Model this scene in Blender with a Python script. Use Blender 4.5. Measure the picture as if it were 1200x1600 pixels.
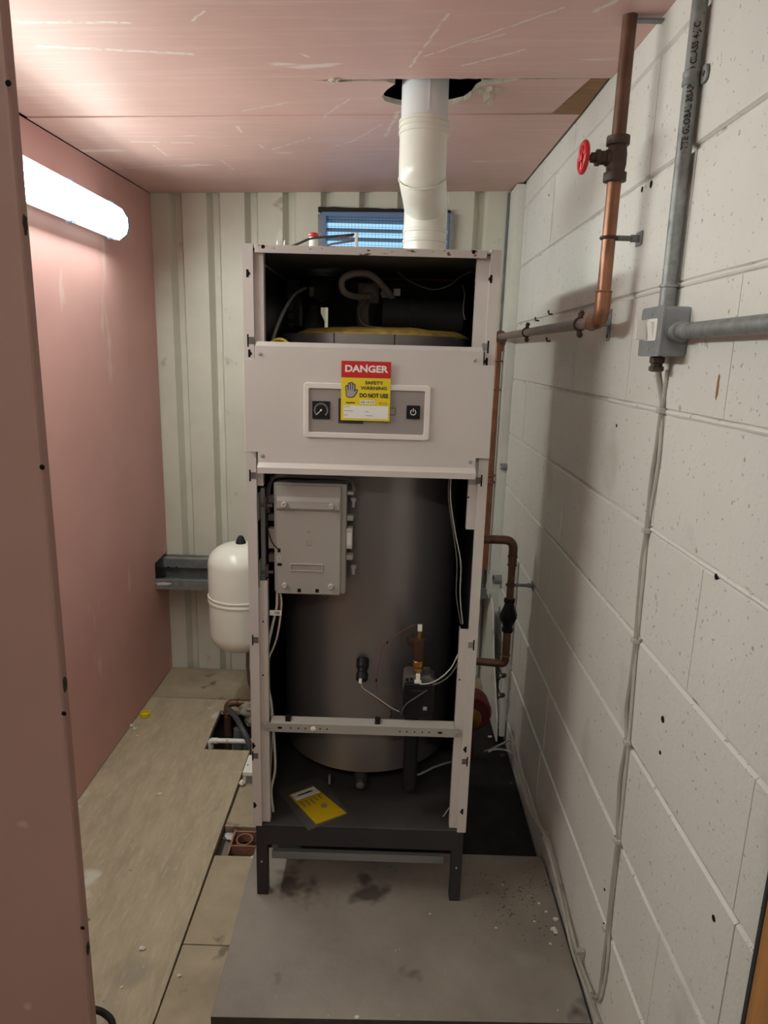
import bpy, bmesh, math, random
from mathutils import Vector, Matrix, noise
random.seed(7)
for o in list(bpy.data.objects): bpy.data.objects.remove(o)
C = bpy.context.scene.collection
scene = bpy.context.scene
# ---------------------------------------------------------------- camera
H = 1.54                                     # camera height above the plywood floor
F_PX = 1060.7
PITCH, YAW, ROLL = 0.2276547, -0.0082262, 0.0274970
cp, sp, cy, sy = math.cos(PITCH), math.sin(PITCH), math.cos(YAW), math.sin(YAW)
FW = Vector((sy*cp, cy*cp, -sp)); R0 = Vector((cy, -sy, 0)); U0 = R0.cross(FW)
RT = R0*math.cos(ROLL) + U0*math.sin(ROLL); UP = -R0*math.sin(ROLL) + U0*math.cos(ROLL)
cam = bpy.data.objects.new('camera', bpy.data.cameras.new('camera')); C.objects.link(cam)
cam.data.sensor_fit = 'VERTICAL'; cam.data.sensor_height = 36.0; cam.data.lens = 36.0*F_PX/1600.0
cam.data.clip_start = 0.02
m = Matrix((RT, UP, -FW)).transposed().to_4x4(); m.translation = Vector((0, 0, H)); cam.matrix_world = m
scene.camera = cam
# ---------------------------------------------------------------- world + exposure
scene.view_settings.view_transform = 'Standard'; scene.view_settings.look = 'None'
scene.view_settings.gamma = 1.0; scene.view_settings.exposure = 0.12; scene.view_settings.use_curve_mapping = False
w = bpy.data.worlds.new('sky'); scene.world = w; w.use_nodes = True
bg = w.node_tree.nodes['Background']; bg.inputs[0].default_value = (0.36, 0.67, 1.0, 1); bg.inputs[1].default_value = 1.1
LAMP_STRENGTH = 36.0
HALL_FILL = 46.0                             # strength of the added, unseen fill lamp under the hall ceiling
LAMP_COLOR = (0.90, 1.0, 0.93, 1)

def U(px, py, axis, val):
    """world point seen at a pixel of the 1200x1600 photograph, lying on the plane axis = val"""
    d = FW + RT*((px-600)/F_PX) + UP*((800-py)/F_PX)
    v = val - (H if axis == 2 else 0)
    p = d*(v/d[axis]); p.z += H
    return p
# ---------------------------------------------------------------- materials
def mat(name, col, rough=.6, metal=0, var=.12, vs=6, bump=0, bs=80, spots=None, grain=None, coat=0, alpha=1, stretch=(1, 1, 1)):
    """noise-varied surface; spots = list of (color, scale, threshold, softness[, stretch]); grain = (color, stretch xyz, amount)"""
    M = bpy.data.materials.new(name); M.use_nodes = True; nt = M.node_tree; N, L = nt.nodes, nt.links
    b = N['Principled BSDF']; b.inputs['Roughness'].default_value = rough; b.inputs['Metallic'].default_value = metal
    if coat: b.inputs['Coat Weight'].default_value = coat
    if alpha < 1: b.inputs['Alpha'].default_value = alpha
    g = N.new('ShaderNodeNewGeometry'); pos = g.outputs['Position']
    def tex(scale, st=(1, 1, 1), detail=4, rough=.6):
        mp = N.new('ShaderNodeMapping'); L.new(pos, mp.inputs[0]); mp.inputs['Scale'].default_value = st
        t = N.new('ShaderNodeTexNoise'); t.inputs['Scale'].default_value = scale; t.inputs['Detail'].default_value = detail
        t.inputs['Roughness'].default_value = rough; L.new(mp.outputs[0], t.inputs[0]); return t
    def ramp(src, a, bb):
        r = N.new('ShaderNodeMapRange'); r.inputs[1].default_value = a; r.inputs[2].default_value = bb; L.new(src, r.inputs[0]); r.clamp = True; return r
    def mix(a, bcol, fac):
        x = N.new('ShaderNodeMix'); x.data_type = 'RGBA'; L.new(fac, x.inputs[0])
        if isinstance(a, tuple): x.inputs[6].default_value = a
        else: L.new(a, x.inputs[6])
        if isinstance(bcol, tuple): x.inputs[7].default_value = bcol
        else: L.new(bcol, x.inputs[7])
        return x.outputs[2]
    c4 = lambda c: (c[0], c[1], c[2], 1)
    # two tones of the same paint or metal
    lo = tuple(max(0, v*(1-var)) for v in col); hi = tuple(min(1, v*(1+var)) for v in col)
    cur = mix(c4(lo), c4(hi), ramp(tex(vs, stretch).outputs[0], .3, .7).outputs[0])
    if grain:
        gc, st, am = grain
        cur = mix(cur, c4(gc), ramp(tex(1, st, 6, .7).outputs[0], .5, .5+.5*(1-am)+.05).outputs[0])
    for s in (spots or []):
        sc, ss, th, so = s[:4]; st = s[4] if len(s) > 4 else (1, 1, 1)
        cur = mix(cur, c4(sc), ramp(tex(ss, st, 3, .55).outputs[0], th, th+so).outputs[0])
    L.new(cur, b.inputs['Base Color'])
    if bump:
        bt = tex(bs, (1, 1, 1), 5); bn = N.new('ShaderNodeBump'); bn.inputs['Strength'].default_value = bump; bn.inputs['Distance'].default_value = .004
        L.new(bt.outputs[0], bn.inputs['Height']); L.new(bn.outputs[0], b.inputs['Normal'])
    M['_cur'] = 1
    return M
def emit(name, col, s):
    M = bpy.data.materials.new(name); M.use_nodes = True; b = M.node_tree.nodes['Principled BSDF']
    b.inputs['Base Color'].default_value = (.8, .8, .8, 1); b.inputs['Emission Color'].default_value = col; b.inputs['Emission Strength'].default_value = s
    return M
def scratches(M, segs, col):
    """paint scratches: broken thin strokes between pairs of points (x,y) on a horizontal board"""
    nt = M.node_tree; N, L = nt.nodes, nt.links; b = N['Principled BSDF']; src = b.inputs['Base Color'].links[0].from_socket
    g = N.new('ShaderNodeNewGeometry'); fl = N.new('ShaderNodeVectorMath'); fl.operation = 'MULTIPLY'; fl.inputs[1].default_value = (1, 1, 0)
    wb = N.new('ShaderNodeTexNoise'); wb.inputs['Scale'].default_value = 35; L.new(g.outputs['Position'], wb.inputs[0])
    wsc = N.new('ShaderNodeVectorMath'); wsc.operation = 'MULTIPLY_ADD'; wsc.inputs[1].default_value = (.012, .012, 0); L.new(wb.outputs['Color'], wsc.inputs[0])
    L.new(g.outputs['Position'], wsc.inputs[2]); L.new(wsc.outputs[0], fl.inputs[0])
    nz = N.new('ShaderNodeTexNoise'); nz.inputs['Scale'].default_value = 55; L.new(g.outputs['Position'], nz.inputs[0])
    acc = None
    for (a, c, wd) in segs:
        a = Vector((a[0]+.006, a[1]+.006, 0)); c = Vector((c[0]+.006, c[1]+.006, 0)); d = c-a; l2 = d.length_squared
        s = N.new('ShaderNodeVectorMath'); s.operation = 'SUBTRACT'; s.inputs[1].default_value = a; L.new(fl.outputs[0], s.inputs[0])
        dt = N.new('ShaderNodeVectorMath'); dt.operation = 'DOT_PRODUCT'; dt.inputs[1].default_value = d/l2; L.new(s.outputs[0], dt.inputs[0])
        cl = N.new('ShaderNodeClamp'); L.new(dt.outputs['Value'], cl.inputs[0])
        pr = N.new('ShaderNodeVectorMath'); pr.operation = 'SCALE'; pr.inputs[0].default_value = d; L.new(cl.outputs[0], pr.inputs['Scale'])
        ds = N.new('ShaderNodeVectorMath'); ds.operation = 'DISTANCE'; L.new(s.outputs[0], ds.inputs[0]); L.new(pr.outputs[0], ds.inputs[1])
        r = N.new('ShaderNodeMapRange'); r.inputs[1].default_value = wd; r.inputs[2].default_value = wd*.3; L.new(ds.outputs['Value'], r.inputs[0]); r.clamp = True
        if acc is None: acc = r.outputs[0]
        else:
            mx = N.new('ShaderNodeMath'); mx.operation = 'MAXIMUM'; L.new(acc, mx.inputs[0]); L.new(r.outputs[0], mx.inputs[1]); acc = mx.outputs[0]
    br = N.new('ShaderNodeMapRange'); br.inputs[1].default_value = .34; br.inputs[2].default_value = .48; L.new(nz.outputs[0], br.inputs[0])
    mu = N.new('ShaderNodeMath'); mu.operation = 'MULTIPLY'; L.new(acc, mu.inputs[0]); L.new(br.outputs[0], mu.inputs[1])
    x = N.new('ShaderNodeMix'); x.data_type = 'RGBA'; L.new(mu.outputs[0], x.inputs[0]); L.new(src, x.inputs[6]); x.inputs[7].default_value = col
    L.new(x.outputs[2], b.inputs['Base Color'])

M = {}
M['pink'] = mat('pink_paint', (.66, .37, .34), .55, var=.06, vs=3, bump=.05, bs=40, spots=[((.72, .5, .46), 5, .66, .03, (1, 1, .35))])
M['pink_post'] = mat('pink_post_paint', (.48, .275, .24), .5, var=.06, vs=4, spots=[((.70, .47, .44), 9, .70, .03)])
M['ceil'] = mat('pink_ceiling_paint', (.70, .45, .41), .5, var=.07, vs=2, bump=.04, bs=30, grain=((.80, .60, .56), (3, 60, 3), .35), spots=[((.80, .68, .64), 7, .68, .03, (.35, 1.6, 1))])
M['plaster'] = mat('plaster_core', (.62, .57, .47), .9, var=.2, vs=40, bump=.5, bs=60)
M['white_block'] = mat('white_masonry_paint', (.74, .72, .68), .6, var=.05, vs=2.2, bump=.5, bs=75,
    spots=[((.42, .38, .34), 85, .665, .02), ((.50, .46, .41), 45, .70, .03), ((.60, .57, .52), 3.5, .62, .12)])
M['mortar'] = mat('painted_mortar', (.70, .67, .62), .7, var=.12, vs=25, bump=.4, bs=60, spots=[((.35, .32, .28), 18, .62, .05)])
M['cream'] = mat('cream_cladding_paint', (.64, .63, .54), .45, var=.06, vs=5, spots=[((.45, .43, .36), 9, .66, .06), ((.74, .73, .66), 11, .68, .03, (1, 1, .3))])
M['white_trim'] = mat('white_trim_paint', (.74, .74, .68), .5, var=.06, vs=8, spots=[((.5, .48, .43), 16, .68, .04, (1, 1, .3))])
M['ply'] = mat('worn_plywood', (.42, .345, .24), .75, var=.13, vs=9, stretch=(2.2, .6, 1), bump=.25, bs=45, grain=((.57, .48, .35), (80, 16, 40), .45),
    spots=[((.25, .22, .18), 2.6, .62, .16), ((.16, .13, .10), 13, .70, .03), ((.60, .56, .49), 5, .66, .06)])
M['ply2'] = mat('stained_plywood', (.38, .31, .215), .8, var=.2, vs=6, bump=.25, bs=45, spots=[((.20, .16, .12), 9, .64, .06), ((.48, .34, .2), 5, .62, .1)])
M['slab'] = mat('grey_painted_slab', (.25, .213, .18), .62, var=.22, vs=4, bump=.25, bs=70,
    spots=[((.33, .305, .28), 3, .56, .15), ((.09, .07, .06), 6, .60, .08), ((.5, .47, .43), 40, .74, .02)])
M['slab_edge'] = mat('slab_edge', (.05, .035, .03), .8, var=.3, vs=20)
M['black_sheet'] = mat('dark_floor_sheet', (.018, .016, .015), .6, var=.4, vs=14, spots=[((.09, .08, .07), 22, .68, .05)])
M['subfloor'] = mat('dusty_concrete', (.16, .145, .125), .9, var=.3, vs=7, bump=.3)
M['void'] = mat('dark_void_board', (.05, .035, .025), .9, var=.3, vs=9)
M['timber'] = mat('old_timber', (.30, .17, .08), .8, var=.25, vs=9, stretch=(1, 8, 1))
M['varnish'] = mat('varnished_wood', (.42, .19, .06), .4, var=.25, vs=8, stretch=(6, 6, .5), spots=[((.12, .05, .02), 9, .66, .04)])
M['seal'] = mat('dark_rubber_seal', (.03, .03, .035), .6)
M['case'] = mat('white_enamel_sheet', (.60, .555, .53), .38, var=.03, vs=4)
M['case_rust'] = mat('chipped_enamel_sheet', (.60, .555, .53), .4, var=.03, vs=4, spots=[((.14, .07, .035), 55, .60, .03, (.7, 1, 1.6))])
M['dirt'] = mat('brown_dirt', (.085, .06, .045), .9, var=.3, vs=50)
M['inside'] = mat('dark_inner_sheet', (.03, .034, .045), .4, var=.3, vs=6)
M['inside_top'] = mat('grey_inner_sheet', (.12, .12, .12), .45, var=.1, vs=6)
M['hole'] = mat('punched_slot', (.008, .007, .007), .9, var=.1)
M['steel'] = mat('bare_steel', (.42, .42, .41), .4, .7, var=.1, vs=30)
M['galv'] = mat('galvanised_steel', (.26, .27, .27), .5, .3, var=.25, vs=40, spots=[((.16, .16, .16), 26, .64, .08)])
M['galv_dark'] = mat('dull_steel_channel', (.20, .21, .21), .55, .3, var=.25, vs=20, spots=[((.28, .28, .27), 30, .66, .05)])
M['rail_top'] = mat('dusty_steel_flange', (.30, .29, .25), .7, .2, var=.25, vs=15)
M['bezel'] = mat('bezel_plastic', (.74, .70, .67), .3, var=.02)
M['panel_grey'] = mat('grey_control_film', (.30, .27, .26), .45, var=.03)
M['black'] = mat('black_plastic', (.011, .011, .012), .45, var=.1)
M['black_matt'] = mat('black_rubber', (.02, .02, .021), .6, var=.2)
M['white_ink'] = mat('white_print', (.8, .8, .78), .5, var=.02)
M['grey_ink'] = mat('grey_print', (.36, .34, .34), .5, var=.02)
M['black_ink'] = mat('black_print', (.018, .016, .014), .5, var=.05)
M['red_ink'] = mat('red_print', (.56, .012, .012), .4, var=.03)
M['yellow_ink'] = mat('yellow_print', (.78, .62, .02), .4, var=.03)
M['cover_yellow'] = mat('booklet_cover', (.56, .37, .01), .35, var=.05)
M['olive'] = mat('display_glass', (.05, .045, .03), .15, var=.1)
M['amber'] = mat('amber_knob', (.25, .18, .07), .4)
M['box_grey'] = mat('grey_moulded_plastic', (.36, .335, .305), .5, var=.03, vs=5)
M['box_dark'] = mat('dark_grey_plastic', (.13, .115, .11), .5, var=.05)
M['tank'] = mat('grey_tank_jacket', (.28, .26, .265), .38, .65, var=.05, vs=3)
M['tank_top'] = mat('tank_collar', (.20, .19, .19), .45, .4, var=.06)
M['foam'] = mat('yellow_insulation', (.42, .27, .05), .9, var=.3, vs=40, bump=.6)
M['base'] = mat('charcoal_powder_coat', (.040, .036, .040), .5, var=.1, vs=12)
M['base_top'] = mat('dusty_charcoal_tray', (.055, .050, .048), .6, var=.2, vs=8)
M['strip'] = mat('grey_steel_strip', (.25, .26, .25), .5, .1, var=.06)
M['brass'] = mat('brass', (.38, .22, .06), .35, .8, var=.15, vs=40)
M['bronze'] = mat('dark_bronze', (.08, .045, .03), .5, .4, var=.15)
M['copper'] = mat('copper', (.29, .13, .075), .38, .5, var=.25, vs=14, spots=[((.16, .08, .05), 10, .62, .1)])
M['copper_old'] = mat('tarnished_copper', (.16, .085, .055), .5, .5, var=.3, vs=12, spots=[((.32, .18, .11), 14, .64, .08)])
M['copper_grey'] = mat('dull_painted_pipe', (.26, .20, .165), .45, .4, var=.15, vs=9)
M['iron'] = mat('dark_iron_fitting', (.085, .055, .042), .6, .3, var=.25, vs=40, bump=.2)
M['red'] = mat('red_handwheel_paint', (.55, .02, .03), .35, var=.1)
M['dark_red'] = mat('dark_red_casting', (.13, .018, .02), .5, var=.2)
M['flue'] = mat('white_flue_paint', (.78, .77, .70), .28, var=.03, vs=6)
M['flue_top'] = mat('white_flue_pipe', (.74, .76, .78), .3, var=.03)
M['knob'] = mat('pale_grey_knob', (.52, .49, .45), .4, var=.02)
M['vessel'] = mat('white_vessel_paint', (.80, .78, .70), .25, var=.02)
M['vent_frame'] = mat('blue_grey_vent_frame', (.16, .24, .42), .45, .1, var=.06)
M['slat'] = mat('vent_slat', (.20, .21, .22), .5, .2, var=.1)
M['mesh'] = mat('insect_mesh', (.10, .12, .15), .6)
M['cable'] = mat('grey_cable_sheath', (.38, .355, .305), .55, var=.08, vs=20)
M['cable_white'] = mat('white_cable_sheath', (.50, .49, .44), .5, var=.06, vs=20)
M['cable_dark'] = mat('dark_cable_sheath', (.06, .06, .065), .5)
M['cable_mid'] = mat('mid_grey_cable', (.16, .155, .15), .5)
M['wire_red'] = mat('red_wire', (.25, .03, .03), .5)
M['pvc_white'] = mat('white_plastic_pipe', (.74, .73, .68), .35, var=.05, vs=20, spots=[((.4, .38, .33), 30, .68, .04)])
M['switch_grey'] = mat('grey_metalclad', (.27, .285, .30), .42, .2, var=.08, vs=30)
M['switch_white'] = mat('white_switch_plastic', (.82, .81, .76), .35, var=.02)
M['yellow_cap'] = mat('yellow_plastic', (.72, .60, .02), .35, var=.03)
M['clay'] = mat('clay_brick', (.30, .15, .095), .85, var=.25, vs=30, bump=.4)
M['paper'] = mat('crumpled_paper', (.62, .56, .53), .7, var=.1, spots=[((.45, .12, .12), 40, .56, .04)])
M['crumb'] = mat('plaster_crumbs', (.66, .62, .56), .8, var=.15, vs=60)
M['sleeve'] = mat('clear_plastic_sleeve', (.085, .08, .076), .22, var=.1)
M['lag'] = mat('dirty_lagging', (.27, .24, .20), .9, var=.3, vs=20, bump=.5)
M['tube'] = emit('lit_diffuser', LAMP_COLOR, LAMP_STRENGTH); M['tube_low'] = emit('lit_diffuser_lower_facet', LAMP_COLOR, LAMP_STRENGTH*1.6); M['tube_up'] = emit('lit_diffuser_upper_facet', LAMP_COLOR, LAMP_STRENGTH*.4); M['tube_side'] = emit('lit_diffuser_side', LAMP_COLOR, 1.6)
M['lens'] = mat('clear_end_cap', (.30, .42, .62), .2, var=.05)
M['lamp_body'] = mat('grey_lamp_body', (.50, .52, .52), .45, var=.05)

for k_ in ('black', 'black_matt', 'base', 'base_top', 'black_sheet', 'box_dark', 'inside', 'inside_top', 'hole'):
    M[k_].node_tree.nodes['Principled BSDF'].inputs['Specular IOR Level'].default_value = .22

# ---------------------------------------------------------------- builders
WL = {}
def link(name, me, material, parent=None, smooth=False, bevel=0, seg=2, label=None):
    xs = [v.co for v in me.vertices]
    if xs:
        c = Vector(((min(v.x for v in xs)+max(v.x for v in xs))/2, (min(v.y for v in xs)+max(v.y for v in xs))/2, min(v.z for v in xs)))
    else: c = Vector((0, 0, 0))
    me.transform(Matrix.Translation(-c))
    o = bpy.data.objects.new(name, me); C.objects.link(o); o.location = c; WL[o.name] = c
    for mm in (material if isinstance(material, (list, tuple)) else [material]): me.materials.append(M[mm])
    if parent is not None:
        o.parent = parent; o.matrix_parent_inverse = Matrix.Translation(-WL[parent.name])
        if not parent.data: pass
    if smooth:
        for p in me.polygons: p.use_smooth = True
        try: me.set_sharp_from_angle(angle=math.radians(40))
        except Exception: pass
    if bevel:
        b = o.modifiers.new('bevel', 'BEVEL'); b.width = bevel; b.segments = seg; b.limit_method = 'ANGLE'; b.angle_limit = math.radians(40)
    if label: o['label'] = label
    return o
def obj(name, bm, material, parent=None, smooth=False, bevel=0, seg=2, label=None):
    bmesh.ops.recalc_face_normals(bm, faces=bm.faces)
    me = bpy.data.meshes.new(name); bm.to_mesh(me); bm.free()
    return link(name, me, material, parent, smooth, bevel, seg, label)
def tag(o, label, cat, group=None):
    o['label'] = label; o['category'] = cat
    if group: o['group'] = group
    return o
def thing(name, loc, label, cat, group=None):
    o = bpy.data.objects.new(name, None); C.objects.link(o); o.location = Vector(loc); WL[o.name] = Vector(loc); o.empty_display_size = .05
    return tag(o, label, cat, group)
def struct(o): o['kind'] = 'structure'; return o
def sroot(name, loc):
    o = bpy.data.objects.new(name, None); C.objects.link(o); o.location = Vector(loc); WL[o.name] = Vector(loc); o.empty_display_size = .05
    return struct(o)
def new(): return bmesh.new()
def box(bm, x0, x1, y0, y1, z0, z1):
    v = [bm.verts.new((x, y, z)) for z in (z0, z1) for y in (y0, y1) for x in (x0, x1)]
    for f in ((0, 2, 3, 1), (4, 5, 7, 6), (0, 1, 5, 4), (2, 6, 7, 3), (0, 4, 6, 2), (1, 3, 7, 5)): bm.faces.new([v[i] for i in f])
    return bm
def B(name, x0, x1, y0, y1, z0, z1, material, parent=None, bevel=0, **k): return obj(name, box(new(), x0, x1, y0, y1, z0, z1), material, parent, bevel=bevel, **k)
def prism(bm, pts, ax, a, b):
    """extrude a 2D outline along axis ax from a to b; pts are the other two coordinates in xyz order"""
    def mk(p, t):
        q = list(p); q.insert(ax, t); return bm.verts.new(q)
    A = [mk(p, a) for p in pts]; D = [mk(p, b) for p in pts]; n = len(pts)
    bm.faces.new(A); bm.faces.new(D[::-1])
    for i in range(n): bm.faces.new((A[i], A[(i+1) % n], D[(i+1) % n], D[i]))
    return bm
def frame_of(d):
    d = d.normalized(); a = Vector((0, 0, 1)) if abs(d.z) < .9 else Vector((1, 0, 0))
    u = d.cross(a).normalized(); return u, d.cross(u).normalized()
def spline(pts, n=8):
    pts = [Vector(p) for p in pts]
    if len(pts) < 3: return pts
    P = [pts[0]*2-pts[1]]+pts+[pts[-1]*2-pts[-2]]; out = []
    for i in range(1, len(P)-2):
        a, b, c, d = P[i-1:i+3]
        for k in range(n):
            t = k/n; out.append(.5*((2*b)+(c-a)*t+(2*a-5*b+4*c-d)*t*t+(3*b-a-3*c+d)*t**3))
    return out+[pts[-1]]
def fillet(pts, r, n=6):
    """polyline with rounded corners"""
    pts = [Vector(p) for p in pts]; out = [pts[0]]
    for i in range(1, len(pts)-1):
        a = (pts[i-1]-pts[i]); b = (pts[i+1]-pts[i]); rr = min(r, a.length*.49, b.length*.49)
        p0 = pts[i]+a.normalized()*rr; p1 = pts[i]+b.normalized()*rr
        for k in range(n+1):
            t = k/n; out.append(p0*(1-t)**2+pts[i]*2*t*(1-t)+p1*t*t)
    return out+[pts[-1]]
def tube(bm, pts, r, seg=12, caps=True):
    pts = [Vector(p) for p in pts]; n = len(pts); rings = []; u = None
    for i, p in enumerate(pts):
        d = (pts[min(i+1, n-1)]-pts[max(i-1, 0)]).normalized()
        if u is None: u, v = frame_of(d)
        else:
            u = (u-d*u.dot(d)).normalized(); v = d.cross(u)
        rr = r[i] if isinstance(r, (list, tuple)) else r
        rings.append([bm.verts.new(p+(u*math.cos(2*math.pi*k/seg)+v*math.sin(2*math.pi*k/seg))*rr) for k in range(seg)])
    for a, b in zip(rings, rings[1:]):
        for k in range(seg): bm.faces.new((a[k], a[(k+1) % seg], b[(k+1) % seg], b[k]))
    if caps: bm.faces.new(rings[0][::-1]); bm.faces.new(rings[-1])
    return bm
def T(name, pts, r, material, parent=None, seg=12, label=None): return obj(name, tube(new(), pts, r, seg), material, parent, True, label=label)
def lathe(bm, prof, o, ax=(0, 0, 1), seg=32):
    """prof = [(radius, distance along ax)] around the axis through o"""
    o = Vector(o); d = Vector(ax).normalized(); u, v = frame_of(d); rings = []
    for r, h in prof:
        rings.append([bm.verts.new(o+d*h+(u*math.cos(2*math.pi*k/seg)+v*math.sin(2*math.pi*k/seg))*max(r, 1e-5)) for k in range(seg)])
    for a, b in zip(rings, rings[1:]):
        for k in range(seg): bm.faces.new((a[k], a[(k+1) % seg], b[(k+1) % seg], b[k]))
    bm.faces.new(rings[0][::-1]); bm.faces.new(rings[-1]); return bm
def LT(name, prof, o, ax, material, parent=None, seg=32, label=None): return obj(name, lathe(new(), prof, o, ax, seg), material, parent, True, label=label)
def ring(bm, c, ax, R, r, seg=24, s2=8):
    c = Vector(c); d = Vector(ax).normalized(); u, v = frame_of(d); rs = []
    for i in range(seg):
        e = u*math.cos(2*math.pi*i/seg)+v*math.sin(2*math.pi*i/seg)
        rs.append([bm.verts.new(c+e*(R+r*math.cos(2*math.pi*k/s2))+d*r*math.sin(2*math.pi*k/s2)) for k in range(s2)])
    for i in range(seg):
        a, b = rs[i], rs[(i+1) % seg]
        for k in range(s2): bm.faces.new((a[k], a[(k+1) % s2], b[(k+1) % s2], b[k]))
    return bm
def rrect(x0, x1, z0, z1, r, n=5):
    out = []
    for cx, cz, a0 in ((x1-r, z1-r, 0), (x0+r, z1-r, 90), (x0+r, z0+r, 180), (x1-r, z0+r, 270)):
        for k in range(n+1):
            a = math.radians(a0+90*k/n); out.append((cx+r*math.cos(a), cz+r*math.sin(a)))
    return out
def text(name, s, size, origin, right, up, material, parent, bold=0, depth=.0004, spread=1.0, sx=1.0, align='CENTER', wrap=None):
    cu = bpy.data.curves.new('lettering', 'FONT'); cu.body = s; cu.size = size; cu.align_x = align; cu.align_y = 'CENTER'; cu.offset = bold; cu.extrude = depth/2
    cu.space_character = spread; cu.resolution_u = 3
    t = bpy.data.objects.new('lettering', cu); C.objects.link(t); dg = bpy.context.evaluated_depsgraph_get(); dg.update()
    me = bpy.data.meshes.new_from_object(t.evaluated_get(dg)); bpy.data.objects.remove(t); bpy.data.curves.remove(cu)
    R = Vector(right).normalized(); Uu = Vector(up).normalized(); Nn = R.cross(Uu); o = Vector(origin)
    for v in me.vertices:
        x, y, z = v.co
        if wrap:                                   # wrap the lettering's height around a pipe of radius wrap
            a = y/wrap; v.co = o+R*x*sx+Uu*math.sin(a)*(wrap+z)+Nn*((wrap+z)*math.cos(a)-wrap)
        else: v.co = o+R*x*sx+Uu*y+Nn*z
    me.materials.clear()
    return link(name, me, material, parent)

# ================================================================ SETTING
XW, XL, YB = .5055, -1.055, 3.10
def zc(x, y): return H + .6145 + .0280*x + .0190*y       # the ceiling falls a little to one side and to the front
# ---- floor: concrete below, plywood sheets on top
floor = struct(B('floor', -3.0, 2.6, -3.2, 3.3, -.30, -.20, 'subfloor'))
def sheet(name, pts, z1, th, material, parent, bevel=.0015):
    return obj(name, prism(new(), pts, 2, z1-th, z1), material, parent, bevel=bevel)
SX = -.519
sheet('floor_board', [(-1.10, .55), (SX-.018, .55), (SX, 1.30), (SX-.006, 2.398), (-.705, 2.398), (-.716, 2.700), (-.60, 2.702), (-.60, 2.795), (-1.10, 2.795)], 0, .022, 'ply', floor)
sheet('floor_board', [(-1.10, 2.798), (.50, 2.815), (.50, 3.095), (-1.10, 3.095)], 0, .022, 'ply2', floor)
sheet('floor_board', [(SX+.004, .55), (.50, .55), (.50, 1.49), (SX+.004, 1.49)], 0, .022, 'ply2', floor)
sheet('floor_board', [(SX+.004, 1.493), (-.33, 1.493), (-.33, 1.822), (SX+.004, 1.820)], 0, .022, 'ply2', floor)
sheet('floor_board', [(SX+.002, 1.960), (-.33, 1.960), (-.33, 2.398), (SX+.006, 2.398)], -.004, .022, 'ply2', floor)
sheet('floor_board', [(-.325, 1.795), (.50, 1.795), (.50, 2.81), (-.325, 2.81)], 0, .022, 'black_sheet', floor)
for x0, x1, y0, y1 in ((-.95, -.90, .6, 2.35), (-.35, -.30, .6, 3.0)):
    B('floor_joist', x0, x1, y0, y1, -.20, -.022, 'void', floor)
B('floor_packer', -.55, -.455, 1.80, 1.99, -.20, -.048, 'subfloor', floor)
# ---- ceiling: roof deck above, pink boards below
ceil = struct(B('ceiling', -1.45, 1.2, .62, 3.3, 2.50, 2.56, 'void'))
def cboard(pts, dz=0, th=.0125, edge=1):
    bm = new(); lo = [bm.verts.new((x, y, zc(x, y)+dz)) for x, y in pts]; hi = [bm.verts.new((x, y, zc(x, y)+dz+th)) for x, y in pts]
    f0 = bm.faces.new(lo); f1 = bm.faces.new(hi); n = len(pts)
    for i in range(n): bm.faces.new((lo[i], lo[(i+1) % n], hi[(i+1) % n], hi[i])).material_index = edge
    return obj('ceiling_board', bm, ['ceil', 'plaster'], ceil)
J = lambda x, y, a=.006: (x+random.uniform(-a, a), y+random.uniform(-a, a))
YS1, YS2 = 1.838, 2.098
front_edge = [(XW, YS1)] + [J(x, YS1-.004, .0035) for x in [.30-.02*i for i in range(25)]] + [(-.22, YS1+.002), (XL, YS1+.004)]
cboard([(XL, .72), (XW, .72)] + front_edge)
bite = [(-.20, 1.845), (-.16, 1.852), (-.10, 1.850), (-.035, 1.852), (-.018, 1.868), (-.040, 1.91), (-.053, 1.955), (-.045, 1.99), (-.015, 2.015), (.02, 2.03), (.06, 2.034), (.10, 2.03), (.135, 2.018), (.165, 1.995), (.182, 1.955), (.188, 1.91), (.205, 1.88), (.235, 1.872), (.262, 1.855), (.285, 1.845)]
cboard([(XL, YS1+.006)] + [J(x, y, .002) for x, y in bite] + [(.455, YS1+.003), (.420, YS2-.002), (XL, YS2)], .001)
cboard([(XL, YS2+.003), (XW-.008, YS2+.003), (XW-.008, 2.5), (XW-.008, YB), (XL, YB)], -.002, edge=0)
ct = B('ceiling_joist', .36, .50, 1.80, 2.13, 2.207, 2.26, 'timber', ceil)
# torn plasterboard hanging beside the flue hole
def crumple(name, c, ex, ey, ez, material, parent=None, n=10, seed=1, amp=.4):
    bm = new(); bmesh.ops.create_icosphere(bm, subdivisions=3, radius=1)
    for v in bm.verts:
        k = 1+amp*noise.noise(v.co*1.7+Vector((seed*3.1, seed, 0)))+amp*.6*noise.noise(v.co*4+Vector((seed, 9, seed)))
        v.co = Vector((c[0]+v.co.x*ex*k, c[1]+v.co.y*ey*k, c[2]+v.co.z*ez*k))
    return obj(name, bm, material, parent, False)
p = U(765, 138, 1, 1.90)
crumple('torn_plaster', (p.x, p.y, p.z+.006), .026, .010, .036, 'plaster', ceil, seed=4, amp=.7)
crumple('torn_plaster', (p.x+.028, p.y-.02, p.z+.030), .030, .010, .007, 'plaster', ceil, seed=6, amp=.7)
p = U(522, 124, 2, zc(-.16, 1.85)); crumple('torn_plaster', (p.x, p.y, zc(p.x, p.y)), .012, .012, .006, 'plaster', ceil, seed=8, amp=.7)
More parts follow.
